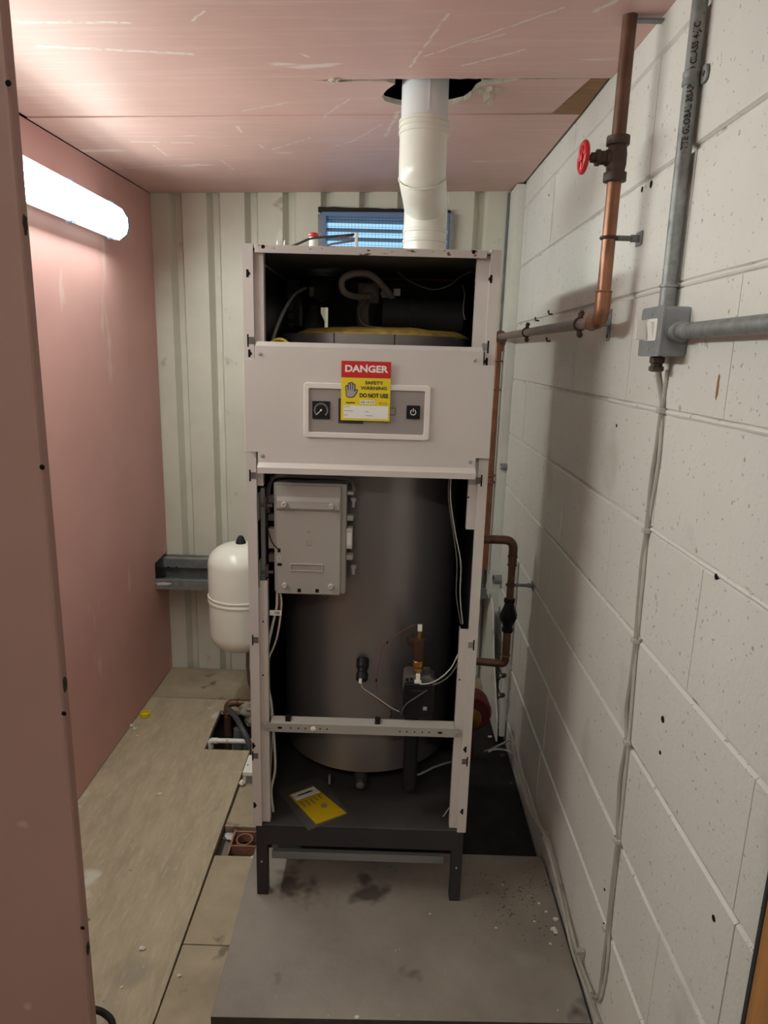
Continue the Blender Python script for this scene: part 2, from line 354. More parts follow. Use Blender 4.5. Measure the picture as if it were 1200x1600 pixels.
# scratches in the ceiling paint
def cs(*q):
    out = []
    for (x0, y0, x1, y1, wd) in q:
        a = U(x0, y0, 2, 2.185); b = U(x1, y1, 2, 2.185); out.append(((a.x, a.y), (b.x, b.y), wd))
    return out
scratches(M['ceil'], cs((640, 108, 700, 22, .005), (665, 90, 880, 18, .004), (722, 108, 820, 85, .006), (505, 185, 545, 158, .004), (525, 232, 560, 222, .006), (560, 220, 595, 200, .005),
    (602, 218, 622, 180, .008), (425, 235, 485, 217, .006), (380, 172, 450, 160, .004), (205, 215, 300, 220, .006), (240, 222, 262, 240, .005), (60, 55, 300, 75, .008), (30, 15, 200, 20, .007),
    (370, 195, 378, 205, .006), (405, 225, 412, 232, .005), (930, 25, 960, 10, .008), (300, 20, 320, 5, .004), (150, 260, 310, 255, .006), (470, 80, 482, 86, .006), (740, 70, 790, 58, .004), (345, 250, 365, 265, .005)), (.80, .70, .64, 1))
# ---- left wall: painted boards, notched where the steel rail passes
wl = sroot('wall_left', (XL, 2, 0))
obj('wall_panel', prism(new(), [(.72, .004), (1.88, .004), (1.88, zc(XL, 1.88)-.006), (.72, zc(XL, .72)-.006)], 0, XL-.018, XL), 'pink', wl)
obj('wall_panel', prism(new(), [(1.882, .004), (3.095, .004), (3.095, .466), (2.926, .466), (2.926, .592), (3.095, .600), (3.095, zc(XL, 3.1)-.006), (1.882, zc(XL, 1.88)-.006)], 0, XL-.018, XL), 'pink', wl)
B('light_block_backing', XL-.39, XL-.36, .62, 3.3, -.2, 2.5, 'void', wl)  # dark board added behind the panels to stop sky light leaking in
# small cut-out flakes of board along the bottom edge
# ---- back wall: corrugated cladding with an opening for the vent
VX0, VX1, VZ0, VZ1 = -.318, .212, 1.80, 2.128
wb = new(); prof = []
gx0 = U(262, 300, 1, YB).x
x = gx0-.1625*3
while x < 1.3:
    prof += [(x, YB), (x+.020, YB+.034), (x+.046, YB+.034), (x+.060, YB)]
    x += .1625
prof = [(-1.45, YB)]+[q for q in prof if -1.44 < q[0] < 1.2]+[(1.2, YB)]
full = []
for a, b in zip(prof, prof[1:]):
    cuts = [a]+[((c), a[1]+(b[1]-a[1])*(c-a[0])/(b[0]-a[0])) for c in (VX0, VX1) if a[0] < c < b[0]]+[b]
    full += list(zip(cuts, cuts[1:]))
for a, b in full:
    mid = (a[0]+b[0])/2
    spans = [(-.2, VZ0), (VZ1, 2.5)] if VX0 < mid < VX1 else [(-.2, 2.5)]
    for z0, z1 in spans:
        vs = [wb.verts.new(q) for q in ((a[0], a[1], z0), (b[0], b[1], z0), (b[0], b[1], z1), (a[0], a[1], z1))]; wb.faces.new(vs)
bmesh.ops.remove_doubles(wb, verts=wb.verts, dist=1e-5)
r = bmesh.ops.solidify(wb, geom=wb.faces[:], thickness=-.0015)
struct(obj('wall_back', wb, 'cream'))
# ---- right wall: painted concrete blocks in courses
wr = struct(B('wall_right', XW+.0065, XW+.11, .745, 3.3, -.2, 2.5, 'mortar'))
ZJ = 1.4507; BJ = .0065
mesh_cache = {}
def block(y0, y1, z0, z1, jit):
    key = (round(y1-y0, 3), round(z1-z0, 3))
    if key not in mesh_cache:
        bm = new(); ly, lz = y1-y0, z1-z0; e = .004; ey = .0007
        fr = [(0, ey, e), (0, ly-ey, e), (0, ly-ey, lz-e), (0, ey, lz-e)]; bk = [(.006, 0, 0), (.006, ly, 0), (.006, ly, lz), (.006, 0, lz)]
        a = [bm.verts.new(q) for q in fr]; b = [bm.verts.new(q) for q in bk]; bm.faces.new(a); bm.faces.new(b[::-1])
        for i in range(4): bm.faces.new((a[i], a[(i+1) % 4], b[(i+1) % 4], b[i]))
        bmesh.ops.recalc_face_normals(bm, faces=bm.faces)
        me = bpy.data.meshes.new('block'); bm.to_mesh(me); bm.free(); me.materials.append(M['white_block']); mesh_cache[key] = me
    o = bpy.data.objects.new('block', mesh_cache[key]); C.objects.link(o); o.location = (XW+jit, y0, z0); o.parent = wr; o.matrix_parent_inverse = Matrix.Translation(-WL[wr.name])
rows = {1: 1.049, 0: 1.27, -1: 1.045, -2: 1.27, -3: .81, -4: 1.02}
for k in range(-8, 5):
    z0 = max(ZJ+(k-1)*.225+BJ/2, -.2) if k > -8 else -.2
    z1 = ZJ+k*.225-BJ/2
    if z1 < -.15: continue
    ph = rows.get(k, 1.049 if k % 2 else 1.27)
    y = ph
    while y > .75: y -= .45
    while y < 2.95:
        a, b = max(y, .745)+.0003, min(y+.45, 2.93)-.0003
        if b-a > .05: block(a, b, z0, z1, random.uniform(-.0008, .0008))
        y += .45
# raised ribbons of mortar on some bed joints, painted over
for zz, y0, y1 in ((ZJ, .75, 1.62), (ZJ+.225, .75, 1.5), (ZJ-.225, .75, 1.30), (ZJ-.9, .75, 1.02)):
    pts = []
    n = 40
    for i in range(n+1):
        y = y0+(y1-y0)*i/n; pts.append((XW+.0035, y, zz+.0012*noise.noise(Vector((y*9, zz, 0)))))
    T('mortar_ridge', pts, [.0052+.0015*noise.noise(Vector((p[1]*14, zz, 3))) for p in pts], 'white_block', wr, 8)
# ---- corner boards beside the block wall
struct(B('trim_1', .470, XW+.02, 2.935, YB-.002, 0, zc(.5, 3)-.008, 'white_trim', bevel=.002))
struct(B('trim_2', .459, .4685, YB-.012, YB-.002, 0, zc(.46, 3.1)-.008, 'galv_dark'))
# ---- front partition with the doorway
PX = -.367
wf = sroot('wall_front', (PX-.3, .71, 0))
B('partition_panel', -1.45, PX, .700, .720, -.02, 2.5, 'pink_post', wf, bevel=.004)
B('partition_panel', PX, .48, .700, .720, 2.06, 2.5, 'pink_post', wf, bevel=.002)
for px, py in ((13, 130), (66, 730), (100, 1115), (129, 1450)):
    p = U(px, py, 1, .6995); LT('screw_hole', [(.0012, 0), (.0030, .0012), (.0012, .0016)], (p.x, .7006, p.z), (0, -1, 0), 'hole', wf, 10)
for px, py in ((47, 352), (110, 1068), (146, 1480)):
    p = U(px, py, 1, .712); crumple('edge_dent', (PX+.0002, .710, p.z), .0012, .004, .009, 'void', wf, seed=px)
jr = sroot('trim_3', (.5, .74, 0))
B('door_lining', .488, .56, .640, .728, -.02, 2.06, 'varnish', jr, bevel=.003)
B('weather_seal', .488, .5045, .7285, .737, -.02, 2.06, 'seal', jr, bevel=.002)
# ---- the hall where the camera stands: unseen shell, closed to keep sky light out
hall = sroot('wall_hall', (0, -1.2, 0))
for a in ((-3.05, -3.0, -3.2, .70, -.2, 3.0), (2.6, 2.65, -3.2, .70, -.2, 3.0), (-3.05, 2.65, -3.25, -3.2, -.2, 3.0)): B('hall_panel', *a, 'cream', hall)
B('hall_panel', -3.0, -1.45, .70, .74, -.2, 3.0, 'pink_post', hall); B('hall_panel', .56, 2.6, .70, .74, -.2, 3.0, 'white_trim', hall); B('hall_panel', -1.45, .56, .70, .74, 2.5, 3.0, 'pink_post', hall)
B('hall_floor', -3.0, 2.6, -3.2, .55, -.199, -.0005, 'subfloor', hall)
struct(B('ceiling_hall', -3.05, 2.65, -3.25, .74, 3.0, 3.05, 'cream'))
# ================================================================ WATER HEATER
YF = 1.60
X0, X1 = -.345, .232
ZT, ZP, ZS = 1.773, .284, .060                 # casing top, bottom of casing, top of slab
YR = 2.25
def bf(px, py, y=YF): return U(px, py, 1, y)
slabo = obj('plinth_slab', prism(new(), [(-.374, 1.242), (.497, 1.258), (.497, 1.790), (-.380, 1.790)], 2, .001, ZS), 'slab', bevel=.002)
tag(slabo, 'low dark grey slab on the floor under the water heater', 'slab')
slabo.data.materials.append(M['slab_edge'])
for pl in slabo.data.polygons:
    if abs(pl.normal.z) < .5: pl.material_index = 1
wh = thing('water_heater', ((X0+X1)/2, (YF+YR)/2, ZS), 'tall white open-fronted water heater with grey tank on charcoal stand', 'water heater')
# stand
st = B('stand', X0+.006, X1-.004, YF+.004, YR, ZP-.062, ZP-.004, 'base', wh, bevel=.002)
for x in (X0+.006, X1-.034):
    for y in (YF+.004, YR-.03): B('leg', x, x+.030, y, y+.03, ZS, ZP-.062, 'base', wh, bevel=.0015)
for x in (X0+.021, X1-.019):
    LT('bolt', [(.003, 0), (.003, .003), (.0015, .004)], (x, YF+.004, ZP-.115), (0, -1, 0), 'steel', wh, 10)
a = bf(425, 1326, 1.66); b = bf(693, 1344, 1.66)
B('stand_rail', a.x, b.x, 1.655, 1.67, a.z-.028, a.z-.004, 'strip', wh, bevel=.0015)
B('base_tray', X0+.004, X1-.004, YF+.003, YR, ZP-.003, ZP+.0035, 'base_top', wh, bevel=.002)
# casing
for s, xa, xb in ((-1, X0, X0+.0025), (1, X1-.0025, X1)):
    B('side_panel', xa, xb, YF+.031, YR, ZP+.004, ZT-.004, 'case', wh)
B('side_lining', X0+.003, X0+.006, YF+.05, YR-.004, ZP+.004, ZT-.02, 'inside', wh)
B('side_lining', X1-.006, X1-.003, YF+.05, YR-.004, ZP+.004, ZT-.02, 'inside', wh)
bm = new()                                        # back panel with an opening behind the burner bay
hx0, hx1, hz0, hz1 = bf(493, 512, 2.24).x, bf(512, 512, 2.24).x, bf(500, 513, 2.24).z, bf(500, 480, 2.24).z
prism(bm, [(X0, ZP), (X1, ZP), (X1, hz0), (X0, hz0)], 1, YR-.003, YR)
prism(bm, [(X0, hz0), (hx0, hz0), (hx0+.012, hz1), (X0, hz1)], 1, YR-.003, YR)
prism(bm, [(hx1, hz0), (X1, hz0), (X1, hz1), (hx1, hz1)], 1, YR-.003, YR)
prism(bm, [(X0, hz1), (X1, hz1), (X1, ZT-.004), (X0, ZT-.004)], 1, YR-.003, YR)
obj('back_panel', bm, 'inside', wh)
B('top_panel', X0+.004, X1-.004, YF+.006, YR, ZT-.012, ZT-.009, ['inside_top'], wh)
B('top_cover', X0+.003, X1-.003, YF+.003, YR, ZT-.0088, ZT-.005, 'case', wh)
trp = B('top_rail', X0+.028, X1-.032, YF-.001, YF+.004, ZT-.019, ZT-.002, 'case_rust', wh, bevel=.001)
for px, py in ((411, 385.5), (740, 394)):
    p = bf(px, py); LT('rivet_hole', [(.0042, 0), (.0042, .0006), (.002, .0009)], (p.x, YF-.001, p.z), (0, -1, 0), 'hole', trp, 14)
# front posts: folded sheet, outer face and set-back inner flange
pl_ = obj('front_post', prism(new(), [(X0, YF), (X0+.0235, YF), (X0+.0235, YF+.012), (X0+.0215, YF+.012), (X0+.0215, YF+.002), (X0+.002, YF+.002), (X0+.002, YF+.035), (X0, YF+.035)], 2, ZP, ZT), 'case', wh)
pr_ = obj('front_post', prism(new(), [(X1-.0235, YF), (X1, YF), (X1, YF+.035), (X1-.002, YF+.035), (X1-.002, YF+.002), (X1-.0215, YF+.002), (X1-.0215, YF+.012), (X1-.0235, YF+.012)], 2, ZP, ZT), 'case', wh)
zz = lambda py: bf(400, py).z
for zlo, zhi, wv in ((zz(545), ZT-.004, .0215), (zz(760), zz(700), .014), (ZP+.006, zz(909), .021)):
    fl = B('flange', X0+.0235, X0+.0235+wv, YF+.010, YF+.0115, zlo, zhi, 'case', pl_)
    B('flange_return', X0+.0220+wv, X0+.0235+wv, YF+.0117, YF+.030, zlo, zhi, 'case', pl_)
zr = lambda py: bf(740, py).z
for zlo, zhi, wv in ((zr(550), ZT-.004, .0285), (zr(829), zr(715), .020), (ZP+.006, zr(986), .021)):
    B('flange', X1-.0235-wv, X1-.0235, YF+.010, YF+.0115, zlo, zhi, 'case', pr_)
    B('flange_return', X1-.0235-wv, X1-.022-wv, YF+.0117, YF+.030, zlo, zhi, 'case', pr_)
def keyhole(px, py, par, s=1):
    p = bf(px, py); bm = new()
    pts = [(-.0032, .0085), (.0020, .0085), (.0020, .0045), (.0052, .0018), (.0052, -.0030), (.0020, -.0045), (.0020, -.0085), (-.0032, -.0085)]
    obj('keyhole', prism(bm, [(p.x+s*x, p.z+z) for x, z in pts], 1, YF-.0006, YF-.0001), 'hole', par)
def notch(px, py, par, s=1, light=False):
    p = bf(px, py); x = p.x
    B('notch_slit', min(x-s*.0085, x-s*.005), max(x-s*.0085, x-s*.005), YF-.0006, YF-.0001, p.z-.014, p.z+.014, 'hole', par)
    B('notch_clip', min(x-s*.005, x+s*.0075), max(x-s*.005, x+s*.0075), YF-.0006, YF-.0001, p.z-.008, p.z+.008, 'strip' if light else 'box_dark', par)
for px, py in ((387, 427), (390, 552), (396, 1165), (398, 1258)): keyhole(px, py, pl_)
for px, py in ((767, 436), (760, 565), (727, 1171), (722, 1268)): keyhole(px, py, pr_, -1)
for px, py in ((392, 532), (395, 743), (399, 1000), (399, 1181)): notch(px, py, pl_)
for px, py, l in ((758, 542, True), (748, 751, False), (736, 1008, True), (726, 1190, False)): notch(px, py, pr_, -1, l)
for px, py, par in ((411, 971, pl_), (411, 1055, pl_), (732, 777, pr_), (718, 1062, pr_)):
    p = bf(px, py, YF+.010); LT('rivet_hole', [(.0024, 0), (.0024, .0005), (.001, .0008)], (p.x, YF+.010, p.z), (0, -1, 0), 'hole', par, 10)
# control fascia: sheet with notched corners, folded lip below
fz = lambda px, py: bf(px, py, 1.586)
zt, zn1, zn2, zb = fz(398, 540).z, fz(398, 561).z, fz(390, 706).z, fz(403, 722).z
xa, xb = fz(399, 600).x, fz(753, 600).x
bm = prism(new(), [(xa, zt), (xa, zn1), (X0+.001, zn1), (X0+.001, zn2), (xa+.004, zn2), (xa+.004, zb), (xb-.004, zb), (xb-.004, zn2), (X1-.001, zn2), (X1-.001, zn1), (xb, zn1), (xb, zt)], 1, 1.586, 1.5885)
fa = obj('control_fascia', bm, 'case', wh, bevel=.001)
obj('fascia_fold', prism(new(), [(1.586, zt), (1.5995, zt+.010), (1.6015, zt+.0085), (1.5885, zt-.001)], 0, xa+.002, xb-.002), 'case', fa)
obj('fascia_lip', prism(new(), [(1.586, zb), (1.571, zb-.010), (1.571, zb-.024), (1.5725, zb-.024), (1.5725, zb-.0095), (1.5885, zb+.0015)], 0, xa+.004, xb-.004), 'case', fa)
for px, py in ((406, 553), (742, 563), (410, 712), (735, 722)):
    p = fz(px, py); LT('screw', [(.0042, 0), (.0045, .001), (.0035, .003), (.001, .0035)], (p.x, 1.586, p.z), (0, -1, 0), 'steel', fa, 14)
# control panel: bezel ring, grey film, gauge, display, buttons
YC = 1.586
g = lambda px, py: U(px, py, 1, YC)
bx0, bx1, bz0, bz1 = g(475, 640).x, g(672, 640).x, g(572, 685.5).z, g(572, 600).z
ix0, ix1, iz0, iz1 = g(483, 640).x, g(663, 640).x, g(572, 677).z, g(572, 609).z
def framering(outer, inner, y0, y1, name, material, parent, bevel):
    bm = new(); n = len(outer)
    vs = [[bm.verts.new((x, y, z)) for x, z in L] for L, y in ((outer, y1), (outer, y0), (inner, y0), (inner, y1))]
    for q, w_ in zip(vs, vs[1:]+vs[:1]):
        for i in range(n): bm.faces.new((q[i], q[(i+1) % n], w_[(i+1) % n], w_[i]))
    return obj(name, bm, material, parent, bevel=bevel)
cpn = obj('control_panel', prism(new(), rrect(ix0-.002, ix1+.002, iz0-.002, iz1+.002, .003), 1, YC-.0015, YC-.0002), 'panel_grey', wh)
framering(rrect(bx0, bx1, bz0, bz1, .008), rrect(ix0, ix1, iz0, iz1, .003), YC-.006, YC-.0002, 'bezel', 'bezel', cpn, .0018)
p = g(502, 640.5)
ga = obj('pressure_gauge', prism(new(), rrect(p.x-.0205, p.x+.0205, p.z-.0205, p.z+.0205, .002), 1, YC-.005, YC-.0016), 'black', cpn, bevel=.0006)
bm = new()
for k in range(27):
    a_ = math.radians(225-270*k/26); l0, l1 = (.0125, .0165) if k % 2 == 0 else (.0145, .0165)
    d = Vector((math.cos(a_), 0, math.sin(a_))); n_ = Vector((-d.z, 0, d.x)); c_ = Vector((p.x, YC-.0053, p.z))
    vs = [bm.verts.new(c_+d*l+n_*t) for l, t in ((l0, -.0004), (l1, -.0004), (l1, .0004), (l0, .0004))]; bm.faces.new(vs)
obj('scale_marks', bm, 'white_ink', ga)
obj('needle', prism(new(), [(p.x+.001, p.z+.001), (p.x-.011, p.z-.0095), (p.x-.0095, p.z-.0108), (p.x+.0015, p.z-.0005)], 1, YC-.0062, YC-.0056), 'white_ink', ga)
LT('needle_hub', [(.0024, 0), (.0022, .0012), (.001, .0016)], (p.x, YC-.0055, p.z), (0, -1, 0), 'white_ink', ga, 12)
a, b = g(529, 622), g(568, 662)
obj('display', prism(new(), rrect(a.x, b.x, b.z, a.z, .002), 1, YC-.003, YC-.0016), 'olive', cpn, bevel=.0005)
p = g(612.5, 643); framering(rrect(p.x-.009, p.x+.0085, p.z-.0085, p.z+.0085, .002), rrect(p.x-.0078, p.x+.0073, p.z-.0073, p.z+.0073, .0015), YC-.0022, YC-.0016, 'button_outline', 'black_ink', cpn, 0)
p = g(602, 655); LT('dial', [(.009, 0), (.009, .003), (.006, .0045)], (p.x, YC-.0016, p.z), (0, -1, 0), 'amber', cpn, 20)
p = g(645.5, 644)
pb = obj('power_button', prism(new(), rrect(p.x-.0155, p.x+.0155, p.z-.0155, p.z+.0155, .002), 1, YC-.005, YC-.0016), 'black', cpn, bevel=.0006)
bm = new(); n = 20; o_, i_ = [], []
for k in range(n+1):
    a_ = math.radians(120+300*k/n)
    o_.append(bm.verts.new((p.x+.0070*math.cos(a_), YC-.0053, p.z+.0070*math.sin(a_)))); i_.append(bm.verts.new((p.x+.0053*math.cos(a_), YC-.0053, p.z+.0053*math.sin(a_))))
for k in range(n): bm.faces.new((o_[k], o_[k+1], i_[k+1], i_[k]))
box(bm, p.x-.0009, p.x+.0009, YC-.0054, YC-.0053, p.z+.001, p.z+.0092)
obj('power_symbol', bm, 'white_ink', pb)
# tank
TC = Vector(((X0+X1)/2+.004, 1.936, 0)); TR = .250; TZ0 = U(580, 1208, 1, TC.y-TR).z; TZ1 = U(580, 521, 1, TC.y-TR).z
tk = LT('tank', [(TR-.012, 0), (TR-.002, .001), (TR, .004), (TR, TZ1-.055-TZ0)], (TC.x, TC.y, TZ0), (0, 0, 1), 'tank', wh, 72)
LT('tank_collar', [(TR+.002, 0), (TR+.002, .055), (TR-.01, .055)], (TC.x, TC.y, TZ1-.056), (0, 0, 1), 'tank_top', tk, 72)
for an in (-112, -78):
    a_ = math.radians(an); d = Vector((math.cos(a_), math.sin(a_), 0)); e = Vector((-d.y, d.x, 0)); c_ = TC+d*(TR+.0026)
    bm = new(); vs = [bm.verts.new((c_+e*t).to_tuple()[:2]+(z,)) for t, z in ((-.0012, TZ1-.055), (.0012, TZ1-.055), (.0012, TZ1-.001), (-.0012, TZ1-.001))]; bm.faces.new(vs)
    obj('collar_seam', bm, 'hole', tk)
bm = lathe(new(), [(.236, 0), (.233, .008), (.21, .017), (.15, .022), (.05, .025), (0, .026)], (TC.x+.02, TC.y, TZ1-.004), (0, 0, 1), 48)
for v in bm.verts: v.co.z += .004*noise.noise(v.co*18)
obj('insulation', bm, 'foam', wh, True)
LT('tank_skirt', [(.10, 0), (.10, .10)], (TC.x, TC.y+.04, ZP+.004), (0, 0, 1), 'hole', tk, 24)
p = U(563, 1235, 1, 1.75); dv = LT('drain_valve', [(.020, 0), (.020, .06), (.015, .062), (.015, .10), (.010, .11)], (p.x, 1.75, ZP+.03), (0, 0, 1), 'base', wh, 16)
LT('valve_nut', [(.012, 0), (.012, .014), (.006, .018)], (p.x, 1.731, ZP+.052), (0, -1, 0), 'box_dark', dv, 6)
p = U(515, 1215, 1, 1.76); LT('bolt', [(.004, 0), (.004, .03)], (p.x, p.y, p.z-.02), (0, 0, 1), 'steel', wh, 8)
# cross bar
a, b = bf(413, 1139), bf(716, 1145); zc_ = (a.z+b.z)/2
cb = obj('cross_bar', prism(new(), rrect(X0+.030, X1-.026, zc_-.0125, zc_+.0125, .0115), 1, YF+.003, YF+.0055), 'box_grey', wh)
bm = prism(new(), [(YF+.0055, zc_+.0125), (YF+.003, zc_+.0125), (YF+.022, zc_+.0235), (YF+.024, zc_+.0225)], 0, X0+.05, X1-.046); obj('bar_flange', bm, 'box_grey', cb)
for x in (X0+.042, X1-.038): LT('screw', [(.005, 0), (.005, .0015), (.002, .003)], (x, YF+.003, zc_), (0, -1, 0), 'steel', cb, 12)
for px in (454, 466, 477, 500, 511, 625, 636, 648, 660, 671): p = bf(px, 1140); LT('bar_hole', [(.0022, 0), (.0022, .0004)], (p.x, YF+.0029, zc_), (0, -1, 0), 'hole', cb, 8)
for px in (437, 688): p = bf(px, 1140); obj('bar_slot', prism(new(), rrect(p.x-.006, p.x+.006, zc_-.003, zc_+.003, .0028), 1, YF+.0024, YF+.0029), 'hole', cb)
p = bf(489, 1139); LT('plastic_plug', [(.0072, 0), (.0072, .001), (.004, .003)], (p.x, YF+.003, zc_), (0, -1, 0), 'switch_white', cb, 14)
for px in (449, 590): p = bf(px, 1124); B('edge_clip', p.x-.007, p.x+.007, YF+.008, YF+.022, zc_+.012, zc_+.030, 'black', cb, bevel=.001)
# grey control box in front of the tank
Y1 = 1.612
k = lambda px, py: U(px, py, 1, Y1)
cx0, cx1, cz0, cz1 = k(427, 840).x, k(540, 840).x, k(485, 929).z, k(485, 757).z
bxo = obj('control_box', prism(new(), rrect(cx0, cx1, cz0, cz1, .004), 1, Y1+.012, 1.676), 'box_grey', wh, bevel=.002)
cx2, cx3 = k(432, 840).x, k(532, 840).x
obj('box_lid', prism(new(), rrect(cx2, cx3, cz0+.0005, cz1-.004, .003), 1, Y1, Y1+.0115), 'box_grey', bxo, bevel=.0015)
a, b = k(433, 778), k(531, 797)
obj('lid_ridge', prism(new(), [(Y1, a.z+.004), (Y1-.006, a.z-.006), (Y1-.007, b.z+.002), (Y1, b.z-.006)], 0, cx2+.002, cx3-.003), 'box_grey', bxo)
for px, py in ((445, 787), (518.5, 790), (445, 914), (517, 916)):
    p = k(px, py); yb = Y1-.006 if py < 800 else Y1
    LT('lid_knob', [(.0068, 0), (.0068, .006), (.0055, .008), (.0035, .008), (.003, .006)], (p.x, yb, p.z), (0, -1, 0), 'knob', bxo, 18)
a, b = k(453, 880), k(504, 893); framering(rrect(a.x, b.x, b.z, a.z, .001), rrect(a.x+.0018, b.x-.0018, b.z+.0018, a.z-.0018, .0008), Y1-.0025, Y1, 'label_frame', 'knob', bxo, 0)
B('label_window', a.x+.002, b.x-.002, Y1-.0008, Y1-.0001, b.z+.002, a.z-.002, 'panel_grey', bxo)
for px, py, ww, hh in ((467.5, 922.5, .0045, .0045), (495.5, 923, .0045, .0045), (437, 882, .0055, .0035), (436, 860, .0035, .005)):
    p = k(px, py); B('cable_port', p.x-ww, p.x+ww, Y1-.0006, Y1-.0001, p.z-hh, p.z+hh, 'hole', bxo)
p = k(436, 872); framering(rrect(p.x-.004, p.x+.004, p.z-.006, p.z+.006, .001), rrect(p.x-.003, p.x+.003, p.z-.005, p.z+.005, .0008), Y1-.001, Y1-.0001, 'lid_clip', 'bezel', bxo, 0)
# embossed warning triangle, dot and open book
p = k(482, 818); bm = new()
for q0, q1 in (((-.011, 0), (.011, 0)), ((-.011, 0), (0, .011)), ((0, .011), (.011, 0))):
    tube(bm, [(p.x+q0[0], Y1, p.z+q0[1]), (p.x+q1[0], Y1, p.z+q1[1])], .0006, 6)
obj('embossed_triangle', bm, 'box_grey', bxo)
p = k(482, 831); LT('embossed_dot', [(.0016, 0), (.0014, .0008)], (p.x, Y1, p.z), (0, -1, 0), 'box_dark', bxo, 10)
p = k(483, 848); bm = new()
ring(bm, (p.x, Y1, p.z), (0, 1, 0), .0085, .0006, 20, 6); ring(bm, (p.x, Y1, p.z+.004), (0, 1, 0), .004, .0005, 16, 6)
tube(bm, [(p.x-.007, Y1, p.z-.004), (p.x, Y1, p.z-.007), (p.x+.007, Y1, p.z-.004)], .0006, 6)
obj('embossed_book', bm, 'box_grey', bxo)
# handle hoop over the box and tabs on its sides
hp = [k(416, 805), k(416, 765), k(424, 748), k(440, 746), k(535, 750), k(550, 754), k(552, 772)]
T('box_handle', [(q.x, Y1+.03, q.z) for q in fillet(hp, .012)], .0052, 'box_dark', bxo, 10)
for py, mt_ in ((773, 'box_grey'), (813, 'box_grey'), (875, 'box_grey')):
    p = k(545, py); B('hinge_tab', cx1+.0005, cx1+.017, Y1+.02, Y1+.045, p.z-.0065 if py > 780 else p.z-.005, p.z+.0065 if py > 780 else p.z+.003, mt_, bxo, bevel=.0015)
p = k(546, 845); tb = B('terminal_cover', cx1+.0005, cx1+.015, Y1+.018, Y1+.05, p.z-.026, p.z+.026, 'case', bxo, bevel=.0015)
B('rating_sticker', cx1+.0015, cx1+.0125, Y1+.0172, Y1+.0178, p.z-.016, p.z+.016, 'white_ink', tb)
for py in (790, 897):
    p = k(551, py); LT('latch_pin', [(.004, -.012), (.004, .004), (.007, .004), (.007, .012), (.004, .0125)], (p.x, Y1+.035, p.z), (0, 0, 1), 'box_grey', bxo, 12)
for py, h in ((783, .010), (812, .008), (845, .026), (876, .010)):
    p = k(422, py); B('hinge_tab', cx0-.016, cx0-.0005, Y1+.02, Y1+.045, p.z-h, p.z+h, 'box_dark' if h < .02 else 'box_grey', bxo, bevel=.0015)
for py in (792, 897):
    p = k(409, py); hb = B('hinge_bracket', X0+.024, X0+.0265, YF+.004, YF+.05, p.z-.034, p.z+.034, 'strip', bxo, bevel=.001)
    T('hinge_pin', [(X0+.027, YF+.03, p.z), (cx0-.004, YF+.03, p.z)], .0045, 'box_dark', hb, 10); T('hinge_pin', [(X0+.040, YF+.03, p.z-.012), (X0+.040, YF+.03, p.z+.02)], .005, 'box_dark', hb, 10)
B('hinge_post', X0+.027, X0+.037, YF+.03, YF+.05, k(415, 925).z, k(415, 765).z, 'strip', wh)
# lead into the box, cables down the side
ch = lambda pts, y: [tuple(U(px, py, 1, y)) for px, py in pts]
T('box_lead', spline(ch([(426, 735), (417, 775), (417, 815), (424, 845), (436, 860)], Y1-.003)), .0015, 'black', wh, 8)
T('sensor_lead', spline(ch([(503, 930), (505, 935), (511, 935), (513, 930)], Y1+.01)), .0008, 'black', wh, 6)
T('side_cable', spline(ch([(433, 925), (432, 950), (424, 985), (418, 1020), (419, 1070), (424, 1100), (428, 1150), (430, 1200), (424, 1235), (427, 1268)], 1.628)), .0034, 'cable_white', wh, 10)
T('side_cable', spline(ch([(438, 925), (440, 945), (436, 980), (430, 1005), (419, 1030)], 1.626)), .0022, 'cable_white', wh, 8)
T('side_cable', spline(ch([(436, 925), (437, 960), (431, 1000), (421, 1028), (418, 1060)], 1.632)), .0020, 'wire_red', wh, 8)
T('side_cable', spline(ch([(420, 1110), (426, 1130), (424, 1180), (421, 1240), (423, 1270)], 1.645)), .0020, 'cable_white', wh, 8)
a = U(431, 957, 1, 1.62); tg = obj('cable_tag', box(new(), a.x-.016, a.x+.014, 1.6195, 1.6205, a.z-.008, a.z+.006), 'switch_white', wh)
for i in range(6): B('print_bar', a.x-.004+i*.0024, a.x-.004+i*.0024+random.uniform(.0006, .0016), 1.6189, 1.6193, a.z-.0045, a.z+.003, 'black_ink', tg)
for dx, r_, m_ in ((0, .0016, 'cable_white'), (-3, .0013, 'cable_mid')):
    T('side_cable', spline(ch([(705+dx, 742), (704+dx, 780), (711+dx, 830), (720+dx*2, 880), (719+dx*2, 930), (723+dx, 975)], 1.650)), r_, m_, wh, 8)
# sensor, brass valve, pump
p = U(566, 1048, 1, 1.66)
sn = obj('level_sensor', lathe(new(), [(.013, 0), (.0165, .004), (.0165, .026), (.0135, .029), (.0135, .040), (.016, .042), (.016, .058), (.012, .062)], (p.x, 1.690, p.z+.022), (0, -.66, -.75), 24), 'black', wh, True)
p2 = U(563, 1063, 1, 1.635); B('plug', p2.x-.004, p2.x+.004, 1.631, 1.640, p2.z-.007, p2.z+.003, 'switch_white', sn, bevel=.0006)
T('sensor_wire', spline(ch([(563, 1064), (567, 1075), (580, 1084), (596, 1095), (612, 1106), (624, 1112)], 1.635)), .0012, 'cable_white', wh, 8)
T('sensor_wire', spline(ch([(564, 1064), (569, 1077), (584, 1087), (596, 1098), (605, 1104)], 1.637)), .0009, 'wire_red', wh, 6)
T('sensor_wire', spline(ch([(658, 982), (650, 977), (640, 980), (605, 1003), (594, 1028), (589, 1060), (591, 1085)], 1.662)), .0008, 'wire_red', wh, 6)
